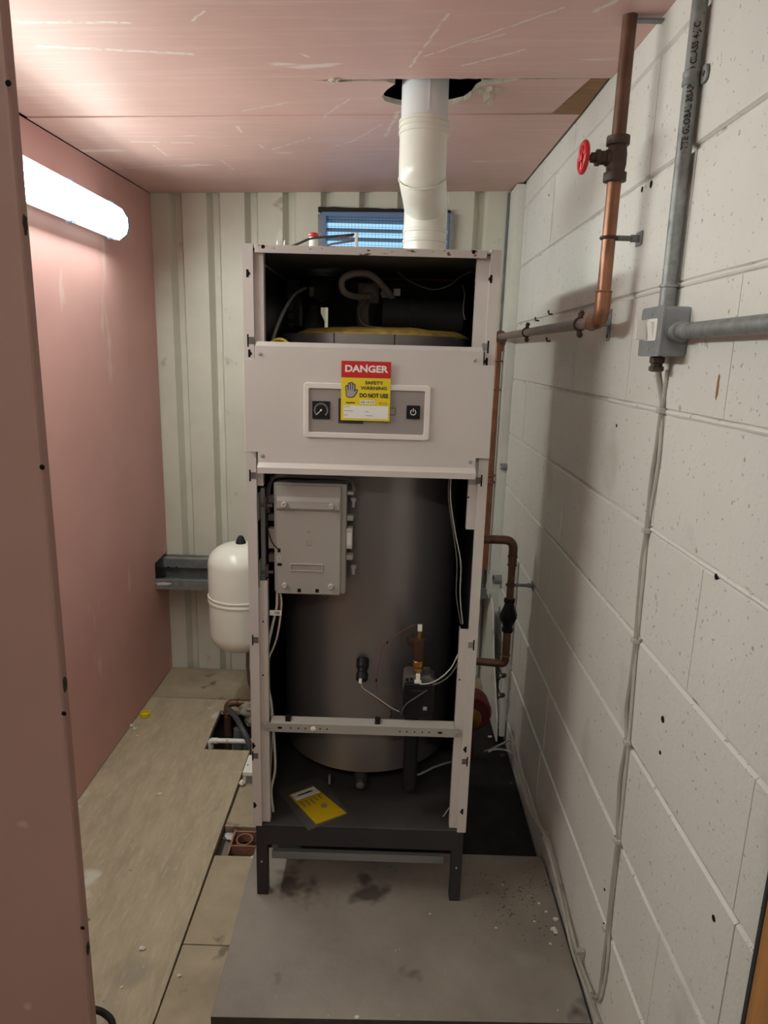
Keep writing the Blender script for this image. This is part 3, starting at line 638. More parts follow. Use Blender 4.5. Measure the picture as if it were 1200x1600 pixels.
for px, py in ((605, 1003), (588, 1062)): q = U(px, py, 1, 1.66); LT('tank_pin', [(.0024, 0), (.0024, .006)], (q.x, q.y, q.z), (0, -1, 0), 'black', wh, 8)
T('clip_wire', spline(ch([(610, 1110), (612, 1116), (609, 1124)], 1.634)), .0014, 'black', wh, 6)
q = lambda px, py, y=1.645: U(px, py, 1, y)
b0 = q(653, 1052)
bv = obj('brass_valve', lathe(new(), [(.0085, 0), (.0085, .006), (.014, .008), (.014, .018), (.010, .020), (.0145, .023), (.0145, .036), (.0125, .038)], b0, (0, 0, 1), 12), 'brass', wh, True)
obj('valve_body', lathe(new(), [(.0125, .038), (.0155, .042), (.0165, .085), (.0175, .090), (.0175, .098), (.010, .100)], b0, (0, 0, 1), 20), 'bronze', bv, True)
obj('valve_stem', lathe(new(), [(.006, .100), (.006, .112), (.0045, .113), (.0045, .120)], b0, (0, 0, 1), 12), 'brass', bv, True)
B('plug', b0.x-.0055, b0.x+.006, b0.y-.006, b0.y+.005, b0.z+.120, b0.z+.136, 'switch_white', bv, bevel=.0008)
T('valve_spigot', [(b0.x-.012, b0.y+.006, b0.z+.078), (b0.x-.02, b0.y+.045, b0.z+.078)], .013, 'bronze', bv, 14)
pa, pb_ = q(628, 1120, 1.622), q(680, 1062, 1.622)
pm = obj('pump', prism(new(), rrect(pa.x+.002, pb_.x, pa.z-.004, pb_.z-.012, .012), 1, 1.618, 1.690), 'black', wh, bevel=.003)
obj('pump_housing', prism(new(), [(pa.x, pb_.z-.035), (pa.x+.002, pb_.z-.002), (pa.x+.012, pb_.z+.003), (pb_.x-.012, pb_.z+.003), (pb_.x+.002, pb_.z-.01), (pb_.x+.002, pb_.z-.016), (pa.x+.016, pb_.z-.016), (pa.x+.014, pb_.z-.036)], 1, 1.630, 1.69), 'box_dark', pm, bevel=.0015)
for dx, dz in ((.010, -.006), (.022, -.004)): LT('housing_bolt', [(.004, 0), (.004, .003)], (pa.x+dx, 1.630, pb_.z+dz), (0, -1, 0), 'black', pm, 6)
pc = q(653, 1060, 1.628); B('plug', pc.x-.0055, pc.x+.0055, 1.622, 1.630, pc.z-.010, pc.z+.013, 'switch_white', pm, bevel=.001)
B('plug_base', pc.x-.009, pc.x+.009, 1.621, 1.630, pc.z-.014, pc.z-.004, 'switch_white', pm, bevel=.0015)
text('pump_lettering', '- - - - - -', .008, (pa.x+.040, 1.6175, pb_.z-.030), (1, 0, 0), (0, 0, 1), 'grey_ink', pm)
qx = U(664, 1107, 1, 1.6175); B('pump_sticker', qx.x-.005, qx.x+.005, 1.6168, 1.6175, qx.z-.005, qx.z+.005, 'grey_ink', pm)
T('pump_cable', spline(ch([(716, 1022), (705, 1043), (690, 1058), (673, 1067), (656, 1069)], 1.619)), .0018, 'cable_white', wh, 8)
T('pump_cable', spline(ch([(717, 1032), (707, 1050), (693, 1063), (673, 1071), (655, 1070)], 1.6215)), .0018, 'cable_mid', wh, 8)
T('pump_cable', spline(ch([(668, 1078), (650, 1090), (635, 1100), (628, 1112), (626, 1116)], 1.6155)), .0022, 'cable_dark', wh, 8)
a = U(642, 1160, 1, 1.665); T('pump_pipe', [(a.x, 1.655, pa.z-.002), (a.x, 1.655, TZ0-.02)], .0195, 'black', wh, 20)
T('drain_hose', spline(ch([(640, 1212), (655, 1210), (680, 1198), (705, 1190)], 1.70)), .003, 'cable_mid', wh, 8)
T('earth_lead', spline(ch([(683, 1283), (693, 1275), (702, 1262)], 1.66)), .0016, 'cable_white', wh, 8)
# burner bay behind the top opening
hz = lambda px, py, y: U(px, py, 1, y)
T('burner_pipe', [tuple(hz(455, 428, 2.12)), tuple(hz(716, 438, 2.12))], .011, 'copper_old', wh, 12)
T('air_hose', spline([tuple(hz(*v)) for v in ((615, 470, 1.86), (603, 452, 1.84), (580, 430, 1.80), (555, 427, 1.78), (535, 437, 1.78), (537, 455, 1.79), (555, 463, 1.82), (578, 462, 1.86))]), .0085, 'cable_mid', wh, 10)
c0 = hz(575, 455, 1.88); gv = B('gas_valve', c0.x-.026, c0.x+.030, 1.88, 1.94, c0.z-.030, c0.z+.022, 'box_dark', wh, bevel=.004)
LT('valve_port', [(.018, 0), (.018, .010), (.013, .012), (.012, .004)], (c0.x+.004, 1.88, c0.z-.004), (0, -1, 0), 'cable_mid', gv, 20)
c1 = hz(603, 459, 1.87); LT('valve_cap', [(.014, 0), (.014, .01), (.011, .013)], (c1.x, 1.875, c1.z), (0, -1, 0), 'cable_mid', gv, 18)
c1 = hz(620, 457, 1.88); B('connector', c1.x-.009, c1.x+.009, 1.872, 1.89, c1.z-.009, c1.z+.009, 'case', gv, bevel=.001)
c1 = hz(580, 490, 1.88); fn = LT('fan', [(.056, -.018), (.062, -.010), (.062, .010), (.056, .018)], (c1.x, 1.93, c1.z), (.9, -.43, 0), 'box_dark', wh, 28)
T('fan_lead', spline([tuple(hz(*v)) for v in ((570, 470, 1.86), (560, 485, 1.86), (568, 507, 1.85), (600, 512, 1.84), (626, 514, 1.84))]), .0016, 'cable_mid', wh, 8)
a, b = hz(598, 488, 1.86), hz(722, 496, 1.86); T('intake_duct', [tuple(a), tuple(a.lerp(b, .35)), tuple(a.lerp(b, .36)), tuple(b)], [.037, .037, .041, .041], 'black_matt', wh, 24)
T('ignition_lead', spline([tuple(hz(*v)) for v in ((622, 426, 1.85), (645, 442, 1.82), (675, 452, 1.80), (700, 447, 1.78), (720, 432, 1.76), (738, 424, 1.75))]), .0022, 'cable_dark', wh, 8)
T('ignition_lead', spline([tuple(hz(*v)) for v in ((727, 500, 1.75), (724, 485, 1.76), (726, 460, 1.77), (722, 445, 1.78))]), .0018, 'cable_dark', wh, 8)
T('conduit_lead', spline([tuple(hz(*v)) for v in ((478, 450, 1.84), (462, 458, 1.78), (447, 480, 1.72), (434, 508, 1.68), (424, 538, 1.66))]), .0042, 'cable_mid', wh, 10)
c1 = hz(500, 452, 1.98); sv = LT('air_switch', [(.030, 0), (.034, .005), (.034, .018), (.018, .024)], (c1.x, 1.98, c1.z), (.3, -1, 0), 'black', wh, 24)
c1 = hz(488, 457, 1.95); B('connector', c1.x-.006, c1.x+.006, 1.93, 1.95, c1.z-.012, c1.z+.012, 'cable_mid', sv, bevel=.001)
bm = new(); c1 = hz(455, 470, 1.90)
mb = B('terminal_block', c1.x-.012, c1.x+.022, 1.90, 1.96, TZ1+.02, c1.z+.055, 'black', wh, bevel=.002)
for py in (462, 479, 494, 509):
    for i in range(6):
        a_ = i*math.pi/3+.3; d = .008; e = hz(455, py, 1.899)
        T('terminal', [(e.x+d*.4*math.cos(a_), 1.899, e.z+d*.4*math.sin(a_)), (e.x+d*math.cos(a_), 1.899, e.z+d*math.sin(a_))], .0009, 'cable_mid', mb, 5)
for py in (463, 478, 494, 511):
    e = hz(436, py, 1.80); LT('side_boss', [(.010, 0), (.008, .006), (.002, .008)], (X0+.006, 1.80, e.z), (1, 0, 0), 'inside', wh, 14)
c1 = hz(487, 500, 1.86); LT('burner_neck', [(.030, 0), (.030, .03), (.02, .05), (.02, .07)], (c1.x, 1.90, TZ1+.005), (0, 0, 1), 'black_matt', wh, 20)
# coil of yellow lead lying behind the top of the fascia
bm = new(); c1 = hz(437, 541, 1.640)
for i in range(3): ring(bm, (c1.x, 1.640+.004*i, c1.z-.009+.001*i), (0, 1, .12), .0255-.003*i, .0035, 28, 8)
obj('yellow_lead_coil', bm, 'yellow_cap', wh, True)
# ---------------------------------------------------------------- warning notice taped to the fascia
YN = 1.5775
n = lambda px, py: U(px, py, 1, YN)
nx0, nx1, nz0, nz1 = n(533, 610).x, n(610, 610).x, n(571, 657.5).z, n(571, 564.5).z
wn = obj('warning_notice', box(new(), nx0, nx1, YN, YN+.0008, nz0, nz1), 'yellow_ink')
tag(wn, 'red and yellow DANGER safety warning notice stuck on the white control fascia', 'sign')
nw, nh = nx1-nx0, nz1-nz0; nx = lambda f: nx0+nw*f; nz = lambda f: nz1-nh*f
y_ = YN-.0005
B('red_band', nx0, nx1, y_, YN-.0001, nz(.275), nz1, 'red_ink', wn)
B('form_area', nx(.055), nx(.965), y_, YN-.0001, nz(.965), nz(.745), 'white_ink', wn)
B('number_patch', nx(.385), nx(.69), y_, YN-.0001, nz(.715), nz(.652), 'white_ink', wn)
R_, U_ = (1, 0, 0), (0, 0, 1)
text('heading', 'DANGER', nh*.155, (nx(.50), y_, nz(.132)), R_, U_, 'white_ink', wn, bold=.0007, sx=1.16)
text('lettering', 'SAFETY', nh*.078, (nx(.665), y_, nz(.357)), R_, U_, 'black_ink', wn, bold=.0002, sx=1.18)
text('lettering', 'WARNING', nh*.078, (nx(.665), y_, nz(.447)), R_, U_, 'black_ink', wn, bold=.0002, sx=1.18)
text('lettering', 'DO NOT USE', nh*.095, (nx(.665), y_, nz(.572)), R_, U_, 'black_ink', wn, bold=.0005, sx=.86)
obj('tick_mark', prism(new(), [(nx(.49), nz(.07)), (nx(.515), nz(.045)), (nx(.53), nz(.05)), (nx(.505), nz(.08))], 1, y_-.0003, y_), 'white_ink', wn)
# open hand: dark outline and grey palm
def hand(gr, y, material):
    hx, hz_ = nx(.20), nz(.50); s = nw
    parts = []
    bm = new()
    def cap(x0, z0, x1, z1, r):
        a = Vector((x0, 0, z0)); b = Vector((x1, 0, z1)); d = (b-a).normalized(); e = Vector((-d.z, 0, d.x)); pts = []
        for k_ in range(9):
            t = math.pi*k_/8-math.pi/2; pts.append(b+(d*math.cos(t)-e*math.sin(t))*-1*r if False else b+(d*math.cos(t)+e*math.sin(t))*r)
        for k_ in range(9):
            t = math.pi*k_/8+math.pi/2; pts.append(a+(d*math.cos(t)+e*math.sin(t))*r)
        parts.append(0); dy = -.00002*len(parts); prism(bm, [(hx+p.x*s, hz_+p.z*s) for p in pts], 1, y+dy, y+.0002)
    f = .021+gr
    cap(-.075, -.01, -.085, .085, f); cap(-.032, .0, -.036, .135, f); cap(.010, .0, .012, .150, f); cap(.050, 0, .058, .120, f); cap(.055, -.08, .108, .008, f)
    cap(-.040, -.07, .018, -.07, .055+gr); cap(-.040, -.035, .022, -.035, .055+gr)
    return obj('hand_symbol', bm, material, wn)
hand(.010, y_, 'black_ink'); hand(-.006, y_-.0006, 'grey_ink')
for i in range(9): B('small_print', nx(.105+.02*i), nx(.105+.02*i+.016), y_, YN-.0001, nz(.708+random.uniform(-.004, .004)), nz(.688+random.uniform(-.006, .004)), 'black_ink', wn)
text('serial_digits', '0 0 1 8 4 8', nh*.05, (nx(.535), y_-.0003, nz(.684)), R_, U_, 'black_ink', wn)
framering(rrect(nx(.78), nx(.93), nz(.718), nz(.683), nh*.016), rrect(nx(.787), nx(.923), nz(.713), nz(.688), nh*.012), y_, YN-.0001, 'print_oval', 'black_ink', wn, 0)
for fx, fy, ww in ((.06, .765, .14), (.06, .835, .19), (.06, .905, .09), (.50, .845, .07), (.50, .91, .16)):
    B('small_print', nx(fx), nx(fx+ww), y_-.0003, y_-.0001, nz(fy+.006), nz(fy-.004), 'grey_ink', wn)
# ---------------------------------------------------------------- manual in a sleeve on the tray
TZ = ZP+.0036
t = lambda px, py, z=TZ+.003: U(px, py, 2, z)
slv = obj('plastic_sleeve', prism(new(), [(q.x, q.y) for q in (t(432, 1234), t(500, 1211), t(545, 1270), t(482, 1297))], 2, TZ, TZ+.0012), 'sleeve'); tag(slv, 'clear plastic document sleeve under the yellow booklet on the tray', 'sleeve')
c4 = [t(452, 1243), t(490, 1229), t(541, 1271), t(494, 1288)]
bk = obj('booklet', prism(new(), [(q.x, q.y) for q in c4], 2, TZ+.0014, TZ+.006), 'cover_yellow', bevel=.0006); tag(bk, 'yellow instruction booklet lying on the tray below the tank', 'booklet')
e0, e1 = c4[0], c4[1]; dn = (c4[3]-c4[0])
def bq(u0, u1, v0, v1, name, material):
    def P_(u, v): return c4[0].lerp(c4[1], u).lerp(c4[3].lerp(c4[2], u), v)
    return obj(name, prism(new(), [(P_(u, v).x, P_(u, v).y) for u, v in ((u0, v0), (u1, v0), (u1, v1), (u0, v1))], 2, TZ+.0061, TZ+.0064), material, bk)
bq(.04, .96, .03, .24, 'title_patch', 'white_ink'); bq(.22, .80, .10, .14, 'title_print', 'grey_ink')
for i in range(5): bq(.10+.17*i, .16+.17*i, .30, .30+random.uniform(.1, .2), 'print_line', 'amber')
p = c4[0].lerp(c4[2], .62); obj('print_emblem', lathe(new(), [(.010, 0), (.010, .0003)], (p.x, p.y, TZ+.0061), (0, 0, 1), 16), 'amber', bk)
slabo['kind'] = 'thing'
# ================================================================ LAMP on the left wall
LY0, LY1 = .86, 2.635
lamp = thing('batten_light', (XL, (LY0+LY1)/2, 1.92), 'lit fluorescent batten lamp with clear diffuser on the pink wall', 'lamp')
obj('lamp_body', prism(new(), [(XL+.0005, 1.935), (XL+.028, 1.925), (XL+.028, 2.030), (XL+.0005, 2.022)], 1, LY0+.01, LY1-.015), 'lamp_body', lamp, bevel=.003)
sec = [(XL+.0285, 1.920), (XL+.055, 1.916), (XL+.082, 1.936), (XL+.090, 1.962), (XL+.088, 1.992), (XL+.072, 2.020), (XL+.05, 2.033), (XL+.0285, 2.034)]
dfo = obj('diffuser', prism(new(), sec, 1, LY0+.02, LY1-.05), ['tube_side', 'tube', 'tube_low', 'tube_up'], lamp)
for pl in dfo.data.polygons:
    if pl.normal.x > .55 and pl.normal.z < .4: pl.material_index = 2 if pl.normal.z < -.5 else (1 if pl.normal.z < 0 else 3)
cx_, cz_ = XL+.055, 1.976
sc = lambda f: [(cx_+(x-cx_)*f if x > XL+.03 else x, cz_+(z-cz_)*f) for x, z in sec]
for y0, y1 in ((LY1-.0495, LY1-.012), (LY0+.0195, LY0)):
    bm = new(); A = [bm.verts.new((x, y0, z)) for x, z in sc(1.03)]; D = [bm.verts.new((x, y1, z)) for x, z in sc(.86)]
    bm.faces.new(A); bm.faces.new(D[::-1])
    for i in range(len(A)): bm.faces.new((A[i], A[(i+1) % len(A)], D[(i+1) % len(A)], D[i]))
    obj('end_cap', bm, 'lens', lamp, bevel=.003)
for i in range(6):
    y = LY0+.14+i*.31
    for z in (1.914, 2.036): B('diffuser_clip', XL+.030, XL+.052, y-.014, y+.014, z-.003, z+.003, 'lens', lamp, bevel=.001)
# ================================================================ FLUE
LT('flue_spigot', [(.066, 0), (.066, .0045)], (.078, 2.068, ZT-.0049), (0, 0, 1), 'case', wh, 32)
fu = Vector((.0595, 1.912, 0)); fl_ = Vector((.078, 2.068, 0)); FR = .0592
flue = thing('flue_pipe', (fl_.x, fl_.y, ZT+.002), 'white flue pipe bending up from the heater top through the ceiling hole', 'flue')
zs = U(664, 180, 1, fu.y-FR).z
T('upper_pipe', [(fu.x, fu.y, zs-.02), (fu.x, fu.y, 2.498)], FR, 'flue_top', flue, 40)
zk0, zk1 = U(664, 278, 1, fu.y).z+.01, U(664, 322, 1, fl_.y).z-.005
pth = fillet([(fu.x, fu.y, zs), (fu.x, fu.y, zk0-.01), (fl_.x, fl_.y, zk1+.005), (fl_.x, fl_.y, ZT+.002)], .022, 6)
T('elbow', pth, FR+.0022, 'flue', flue, 40)
for dz in (0, -.012, -.026): LT('collar', [(FR+.001, -.005), (FR+.0052, -.003), (FR+.0052, .003), (FR+.001, .005)], (fu.x, fu.y, zs+dz), (0, 0, 1), 'flue', flue, 40)
for py in (357, 373):
    z = U(664, py, 1, fl_.y-FR).z; LT('collar', [(FR+.001, -.006), (FR+.0045, -.003), (FR+.0045, .003), (FR+.001, .006)], (fl_.x, fl_.y, z), (0, 0, 1), 'flue', flue, 40)
A_, B_ = Vector((fu.x, fu.y, zk0-.01)), Vector((fl_.x, fl_.y, zk1+.005)); dd = (B_-A_).normalized()
for c_, ax in ((A_, (dd+Vector((0, 0, -1)))), (B_, (dd+Vector((0, 0, -1))))):
    obj('elbow_seam', ring(new(), c_, ax, FR+.0016, .0022, 40, 8), 'flue', flue, True)
B('pipe_seam', fu.x+.006, fu.x+.010, fu.y-FR-.0015, fu.y-FR+.001, zs+.012, 2.30, 'flue_top', flue)
for i in range(2):
    z = U(660, 178, 1, fu.y-FR).z
# ================================================================ LOUVRE VENT in the back wall
vt = thing('louvre_vent', ((VX0+VX1)/2, YB-.02, VZ0), 'blue-grey louvred air vent with mesh high on the corrugated wall', 'vent')
fw = .022
for nm, a in (('frame_rail', (VX0-.006, VX1+.006, VZ1-fw, VZ1+.002)), ('frame_rail', (VX0-.006, VX1+.006, VZ0-.002, VZ0+fw)), ('frame_stile', (VX0-.006, VX0+fw*.6, VZ0+fw, VZ1-fw)), ('frame_stile', (VX1-fw*.9, VX1+.006, VZ0+fw, VZ1-fw))):
    B(nm, a[0], a[1], YB-.022, YB+.05, a[2], a[3], 'vent_frame', vt, bevel=.0015)
B('side_flashing', VX0-.022, VX0-.0065, YB-.016, YB-.002, VZ0, VZ1-.014, 'galv', vt); B('side_flashing', VX1+.0065, VX1+.024, YB-.026, YB-.002, VZ0, VZ1-.002, 'galv', vt)
bm = new(); npt = 16
top = [(VX0-.02+(VX1-VX0+.03)*i/npt, VZ1+.012+.004*noise.noise(Vector((i*.7, 2, 0)))) for i in range(npt+1)]
prism(bm, top+[(VX1+.008, VZ1+.003), (VX0-.02, VZ1+.003-.010)][::1], 1, YB-.028, YB-.001); obj('rubber_seal', bm, 'black_matt', vt)
z = VZ1-fw-.012
while z > VZ0+.04:
    obj('louvre_slat', prism(new(), [(YB+.006, z+.003), (YB+.008, z+.006), (YB+.045, z-.001), (YB+.043, z-.004)], 0, VX0+fw*.6, VX1-fw*.9), 'slat', vt)
    z -= .0365
bm = new(); xx = VX0+.02
while xx < VX1-.02: box(bm, xx-.0005, xx+.0005, YB-.002, YB-.001, VZ0+fw, VZ1-fw); xx += .0145
z = VZ0+fw
while z < VZ1-fw: box(bm, VX0+.013, VX1-.02, YB-.0035, YB-.0025, z-.0005, z+.0005); z += .0145
o = obj('insect_mesh', bm, 'mesh', vt); o['kind'] = 'stuff'
# ================================================================ things on top of the heater
TT = ZT-.0048
p = U(490, 372, 1, 1.95); rc = thing('capped_tube', (p.x, 1.95, TT), 'short tube with a red cap standing on the heater top', 'tube')
LT('tube_body', [(.012, 0), (.012, .075)], (p.x, 1.95, TT), (0, 0, 1), 'switch_white', rc, 16)
zt_ = U(490, 364, 1, 1.95).z; LT('red_cap', [(.0122, .0755), (.0135, .078), (.0135, zt_-TT-.004), (.010, zt_-TT)], (p.x, 1.95, TT), (0, 0, 1), 'red', rc, 16)
w0 = thing('loose_lead', (U(556, 380, 1, 1.75).x, 1.75, TT), 'black lead with white connector lying on the heater top', 'cable')
T('lead', spline([tuple(U(*v)) for v in ((455, 385, 1, 1.86), (468, 380, 1, 1.84), (485, 373, 1, 1.82), (510, 370, 1, 1.79), (540, 368, 1, 1.76), (553, 366, 1, 1.75))]), .0030, 'black', w0, 8)
T('lead', spline([tuple(U(*v)) for v in ((505, 385, 1, 1.80), (520, 381, 1, 1.78), (540, 378, 1, 1.76), (554, 376, 1, 1.752))]), .0026, 'cable_dark', w0, 8)
T('red_core', [tuple(U(527, 371, 1, 1.765)), tuple(U(552, 369, 1, 1.752))], .0016, 'wire_red', w0, 6)
a, b = U(555, 364, 1, 1.75), U(559, 384, 1, 1.75); B('connector', a.x, b.x, 1.742, 1.76, TT, a.z, 'switch_white', w0, bevel=.001)
for px, lab in ((433, 'small white cable tie stub poking up left on the heater top'), (444, 'small white cable tie stub beside the red-capped tube on heater top')):
    p = U(px, 378, 1, 1.70); q_ = obj('cable_tie', tube(new(), [(p.x, 1.70, TT), (p.x+.001, 1.70, p.z), (p.x+.002, 1.70, U(px, 375, 1, 1.70).z)], [.0022, .0020, .0012], 6), 'switch_white'); tag(q_, lab, 'cable tie')
# ================================================================ EXPANSION VESSEL
vc = U(378, 930, 1, 2.70); VR = .136; vz0, vz1 = .298, .765
ev = thing('expansion_vessel', (vc.x, vc.y, vz0-.1), 'white expansion vessel with black cap hanging left of the heater', 'vessel')
Hh = vz1-vz0
def dome(z0, s, r, h, n=9): return [(r*math.cos(math.pi/2*i/n)**.75, z0+s*h*math.sin(math.pi/2*i/n)) for i in range(n+1)]
zb_ = U(340, 943, 1, 2.60).z
LT('upper_shell', [(VR, zb_+.012)]+dome(vz1-.085, 1, VR, .085), (vc.x, vc.y, 0), (0, 0, 1), 'vessel', ev, 48)
LT('lower_shell', dome(vz0+.085, -1, VR, .085)[::-1]+[(VR, zb_-.012)], (vc.x, vc.y, 0), (0, 0, 1), 'vessel', ev, 48)
LT('clamp_band', [(VR, -.013), (VR+.004, -.012), (VR+.004, -.003), (VR+.0015, 0), (VR+.004, .003), (VR+.004, .012), (VR, .013)], (vc.x, vc.y, zb_), (0, 0, 1), 'vessel', ev, 48)
LT('valve_cap', [(.021, 0), (.021, .008), (.014, .026), (.009, .034), (.004, .036)], (vc.x, vc.y, vz1-.004), (0, 0, 1), 'black_matt', ev, 18)
LT('connection', [(.022, 0), (.016, .012), (.022, .016)], (vc.x+.02, vc.y, vz0-.012), (0, 0, 1), 'copper_grey', ev, 16)
T('feed_pipe', spline([(vc.x+.02, vc.y, vz0-.005), (vc.x+.018, vc.y, vz0-.10), (vc.x+.025, vc.y+.01, vz0-.18), (vc.x+.05, vc.y+.03, vz0-.24)]), .0070, 'copper_grey', ev, 10)
B('wall_bracket', vc.x+.06, vc.x+.10, vc.y+.10, 2.918, .485, .515, 'strip', ev)
# ================================================================ STEEL RAIL across the back wall
rl = thing('steel_rail', (-.4, 3.0, .473), 'dull grey steel channel rail running across the corrugated wall', 'rail')
obj('channel', prism(new(), [(2.918, .473), (3.098, .473), (3.098, .585), (3.086, .585), (3.086, .5755), (3.0955, .5755), (3.0955, .4755), (2.9205, .4755), (2.9205, .517), (2.9305, .517), (2.9305, .519), (2.918, .519)], 0, -1.40, .45), 'galv_dark', rl)
B('top_flange', -1.40, .45, 3.052, 3.0855, .5755, .5775, 'rail_top', rl); B('back_plate', -1.40, .45, 3.050, 3.052, .535, .5775, 'galv_dark', rl)
for px in (263, 276): p = U(px, 886, 1, 3.05); LT('bolt_hole', [(.004, 0), (.004, .0006)], (p.x, 3.0499, p.z), (0, -1, 0), 'hole', rl, 10)
p0, p1 = U(243, 912, 1, 2.918), U(265, 918, 1, 2.918); crumple('paint_smear', ((p0.x+p1.x)/2, 2.918, p0.z), .030, .0012, .006, 'crumb', rl, seed=3, amp=.8)
# ================================================================ COPPER GAS PIPE with gate valve
gx, gy, gr_ = .440, 1.512, .0140
zel = U(932, 503, 0, gx).z
cp_ = thing('gas_pipe', (gx, gy, zel), 'copper gas pipe with red handwheel valve dropping down the block wall', 'pipe')
zv = U(962, 250, 0, gx).z
T('riser', [(gx, gy, zv+.03), (gx, gy, zc(gx, gy)+.02)], gr_, 'copper_old', cp_, 20)
T('dropper', [(gx, gy, zel+.045), (gx, gy, zv-.03)], gr_, 'copper', cp_, 20)
T('elbow', fillet([(gx, gy, zel+.06), (gx, gy, zel), (gx-.002, gy+.06, zel)], .032, 10), gr_+.0025, 'copper', cp_, 20)
for c_, ax in (((gx, gy, zel+.060), (0, 0, 1)), ((gx-.002, gy+.060, zel), (0, 1, 0))): obj('solder_ring', ring(new(), c_, ax, gr_+.002, .0022, 24, 8), 'copper', cp_, True)
ye = 2.988; xr = U(775, 600, 1, 3.0).x; ze = U(790, 524, 0, gx-.005).z
T('branch', [(gx-.002, gy+.055, zel), (xr, ye-.02, ze)], gr_*.96, 'copper_grey', cp_, 20)
T('rear_elbow', fillet([(xr, ye-.03, ze), (xr, ye+.012, ze), (xr, ye+.012, ze-.06)], .024, 8), gr_+.007, 'copper', cp_, 20)
LT('elbow_union', [(gr_+.004, -.012), (gr_+.012, -.008), (gr_+.012, .008), (gr_+.004, .012)], (xr, ye-.028, ze), (0, 1, 0), 'copper_old', cp_, 16)
T('rear_dropper', [(xr, ye+.012, ze-.045), (xr, ye+.012, .590)], gr_+.002, 'copper', cp_, 16)
for dz in (.10, .22, .60, .63): obj('solder_ring', ring(new(), (xr, ye+.012, ze-dz), (0, 0, 1), gr_+.005, .004, 20, 8), 'copper', cp_, True)
vb = LT('gate_valve', [(gr_+.001, -.044), (gr_+.009, -.042), (gr_+.009, -.026), (gr_+.004, -.024), (gr_+.006, -.010), (gr_+.006, .010), (gr_+.004, .024), (gr_+.009, .026), (gr_+.009, .042), (gr_+.001, .044)], (gx, gy, zv), (0, 0, 1), 'iron', cp_, 14)
LT('bonnet', [(.016, .012), (.016, .022), (.0135, .023), (.0135, .034), (.016, .035), (.016, .042), (.010, .043), (.010, .052), (.0055, .053), (.0055, .064)], (gx, gy, zv+.002), (-1, 0, 0), 'iron', vb, 12)
hw = obj('handwheel', ring(new(), (gx-.067, gy, zv+.002), (-1, 0, 0), .0265, .0058, 32, 10), 'red', cp_, True)
for i in range(5):
    a_ = 2*math.pi*i/5; T('spoke', [(gx-.067, gy, zv+.002), (gx-.067, gy+.024*math.cos(a_), zv+.002+.024*math.sin(a_))], .0042, 'red', hw, 8)
LT('hub', [(.009, -.006), (.009, .006), (.004, .008)], (gx-.067, gy, zv+.002), (-1, 0, 0), 'red', hw, 12)
def wall_clip(y, z, par, r=gr_, x=gx, mt_='iron'):
    c_ = obj('pipe_clip', ring(new(), (x, y, z), (0, 0, 1), r+.002, .0032, 20, 8), mt_, par, True)
    T('clip_rod', [(x+r+.002, y, z), (XW-.010, y, z)], .0055, 'galv_dark', c_, 10); T('clip_socket', [(XW-.020, y, z), (XW-.004, y, z)], .0075, 'galv_dark', c_, 10)
    B('clip_plate', XW-.0045, XW-.0012, y-.017, y+.017, z-.014, z+.014, 'galv', c_, bevel=.001)
p = U(953, 371, 0, gx); wall_clip(gy, p.z, cp_)
for px in (906, 823):
    p = U(px, 508 if px > 850 else 521, 0, gx-.003); c_ = obj('pipe_clip', ring(new(), (p.x, p.y, zel+(ze-zel)*(p.y-gy)/(ye-gy)), (0, 1, 0), gr_+.0005, .0026, 20, 8), 'iron', cp_, True)
    zz_ = zel+(ze-zel)*(p.y-gy)/(ye-gy)
    for s in (1, -1):
        LT('clip_screw', [(.0062, 0), (.0062, .006), (.0035, .007), (.0035, .012)], (p.x+.003, p.y, zz_+s*(gr_+.010)), (-.6, -1, s*.5), 'iron', c_, 10)
        LT('clip_lug', [(.006, 0), (.006, .012)], (p.x, p.y, zz_+s*(gr_+.001)), (0, 0, s), 'iron', c_, 8)
    T('clip_rod', [(p.x+gr_, p.y, zz_), (XW-.003, p.y, zz_)], .004, 'iron', c_, 8)
bk_ = U(953, 508, 0, XW); b_ = B('wall_plate', XW-.004, XW-.0012, bk_.y-.010, bk_.y+.010, bk_.z-.036, bk_.z+.036, 'galv', cp_, bevel=.001)
T('plate_rod', [(gx+.012, gy+.03, zel), (XW-.004, bk_.y, bk_.z)], .0055, 'galv', b_, 10)
for dz in (-.026, .028): LT('plate_screw', [(.004, 0), (.004, .002)], (XW-.004, bk_.y, bk_.z+dz), (-1, 0, 0), 'iron', b_, 8)
B('top_strap', gx+.010, XW-.001, gy-.008, gy+.008, zc(gx, gy)-.010, zc(gx, gy)-.006, 'galv', cp_)
# screws and wall plugs left in the block wall
for px, py, lab in ((842, 501, 'dark bent nail in the block wall above the grey pipe, nearest the corner'), (863, 491, 'dark bent nail in the block wall above the grey pipe, nearer the elbow'), (860, 533, 'dark screw in the block wall just below the grey pipe')):
    p = U(px, py, 0, XW); o = obj('wall_nail', tube(new(), [(XW+.0005, p.y, p.z), (XW-.010, p.y, p.z), (XW-.013, p.y, p.z+.006), (XW-.013, p.y, p.z+.012)], .0030, 8), 'iron', None, True); tag(o, lab, 'nail')
holes = [(1018, 288, .007, 'wide empty drill hole in block wall between copper pipe and conduit'), (1004, 296, .0055, 'narrow empty drill hole beside the copper pipe'), (964, 665, .004, 'small empty drill hole in block wall left of the cable'), (1120, 901, .005, 'dark drill hole in the long mortar joint right of the cable'), (1036, 1124, .006, 'largest brown drill hole on lower block wall'), (1032, 1176, .0035, 'small brown drill hole under the largest one'), (1116, 1435, .005, 'dark drill hole low on the wall near the door lining'), (945, 1390, .003, 'tiny hole beside the lower cable run'), (858, 305, .003, 'tiny dark hole high on the wall near the corner')]
